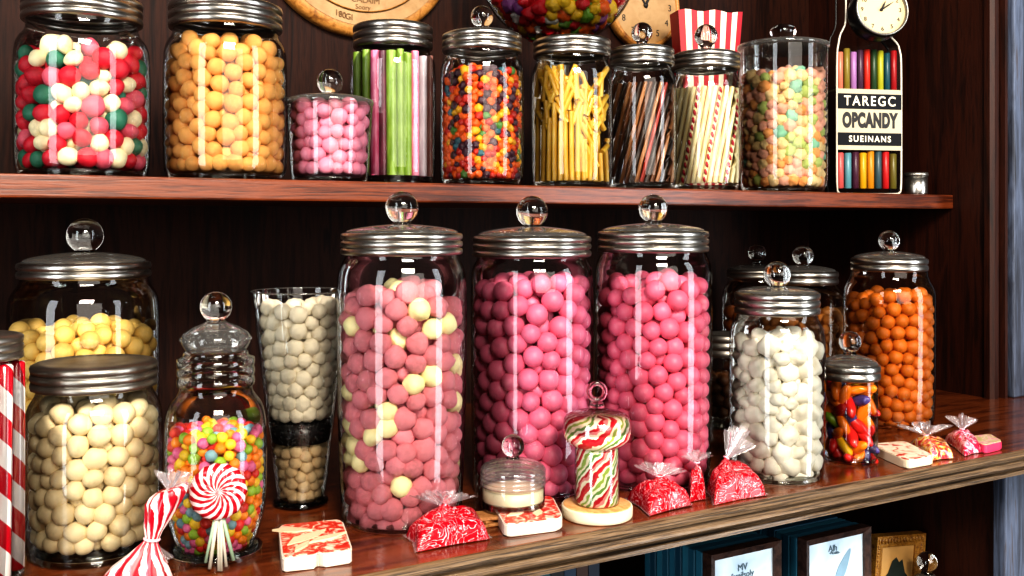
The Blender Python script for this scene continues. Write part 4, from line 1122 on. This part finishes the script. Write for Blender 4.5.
# knobbed jar beside it
dk = depth_at_Y(928, .955); s = dk/F; x, y = ray(927, dk); Z = lambda py: ZC+(YH-py)*s-ZF
t = empty('glass_jar', (x, y, ZF+.0003)); tag(t, 'knob topped glass jar beside the carved gold frame', 'jar')
obj('glass_body', lathe(chaikin([(0, .001), (20*s, .001), (22*s, .006), (22*s, Z(598)), (16*s, Z(588)), (15*s, Z(584))], 1), 48), GLASS_D, t)
L = obj('lid', lathe(chaikin([(16*s, Z(585)), (16.5*s, Z(581)), (9*s, Z(576)), (5*s, Z(573)), (0, Z(573))], 1), 40), LIDGLASS, t)
add_knob(L, (562, 10), Z, s, Z(573))
# row of dark books further left
g = random.Random(9); xx = .36
BK = [('blue', '14324a'), ('brown', '3d2114'), ('navy', '0f1f33'), ('teal', '1c4d58'), ('black', '111316')]
bi = 0
while xx < .70:
    w = g.uniform(.014, .024); nm, c = BK[bi % 5] if bi else BK[0]
    h = .18+g.uniform(-.008, .006)
    b = empty('book', (xx+w/2, 1.0, ZF+.0004)); tag(b, f'{nm} book spine in the dark row below the counter', 'book', f'{nm} books below the counter')
    m = plain(f'book_{nm}', c, .55, var=.2) if f'book_{nm}' not in bpy.data.materials else bpy.data.materials[f'book_{nm}']
    bm = box(bmesh.new(), (-w/2, 0, 0), (w/2, .004, h)); box(bm, (-w/2, .004, 0), (-w/2+.002, .12, h)); box(bm, (w/2-.002, .004, 0), (w/2, .12, h))
    obj('cover', bm, m, b, smooth=False)
    obj('pages', box(bmesh.new(), (-w/2+.0022, .0045, .003), (w/2-.0022, .116, h-.004)), CREAM, b, smooth=False)
    xx += w+.001; bi += 1

# ------------------------------------------------------------------ lights, world, camera
def area(name, loc, look, sx, sy, power, color):
    l = bpy.data.lights.new(name, 'AREA'); l.shape = 'RECTANGLE'; l.size = sx; l.size_y = sy; l.energy = power; l.color = color
    o = bpy.data.objects.new(name, l); C.objects.link(o); o.location = loc
    o.rotation_euler = (Vector(look)-Vector(loc)).to_track_quat('-Z', 'Y').to_euler()
    return o
area('window_light_left', (-2.1, -.35, .45), (.5, 1.0, .3), .65, 3.0, 52, (.93, .97, 1.0))
area('window_light_right', (2.5, -1.3, .45), (.8, 1.0, .3), .7, 3.2, 58, (.90, .95, 1.0))
area('shop_light', (.0, -1.1, 1.62), (.62, 1.0, .12), .9, .6, 92, (1.0, .91, .80))
area('front_fill_light', (.2, -2.4, .95), (.6, 1.0, .15), 2.4, 1.8, 58, (1.0, .93, .84))  # soft fill added behind the camera to lift the dim tumbler and jars
w = bpy.data.worlds.new('room'); bpy.context.scene.world = w; w.use_nodes = True
bg = w.node_tree.nodes['Background']; bg.inputs[0].default_value = (.9, .85, .8, 1); bg.inputs[1].default_value = .07

cam = bpy.data.cameras.new('camera'); co = bpy.data.objects.new('camera', cam); C.objects.link(co)
cam.sensor_width = 36.0; cam.sensor_fit = 'HORIZONTAL'; cam.lens = F/W0*36.0
cam.shift_y = -(H0/2-YH)/W0; cam.clip_start = .02
co.location = (0, 0, ZC); co.rotation_euler = (PI/2, 0, -TH)
VT, LK, EX = 'Standard', 'High Contrast', 0.08
S = bpy.context.scene; S.camera = co
S.cycles.max_bounces = 14; S.cycles.transparent_max_bounces = 24; S.cycles.transmission_bounces = 12; S.cycles.glossy_bounces = 5; S.cycles.diffuse_bounces = 3
S.cycles.caustics_reflective = False; S.cycles.caustics_refractive = False
S.view_settings.view_transform = VT
S.view_settings.look = LK
S.view_settings.exposure = EX
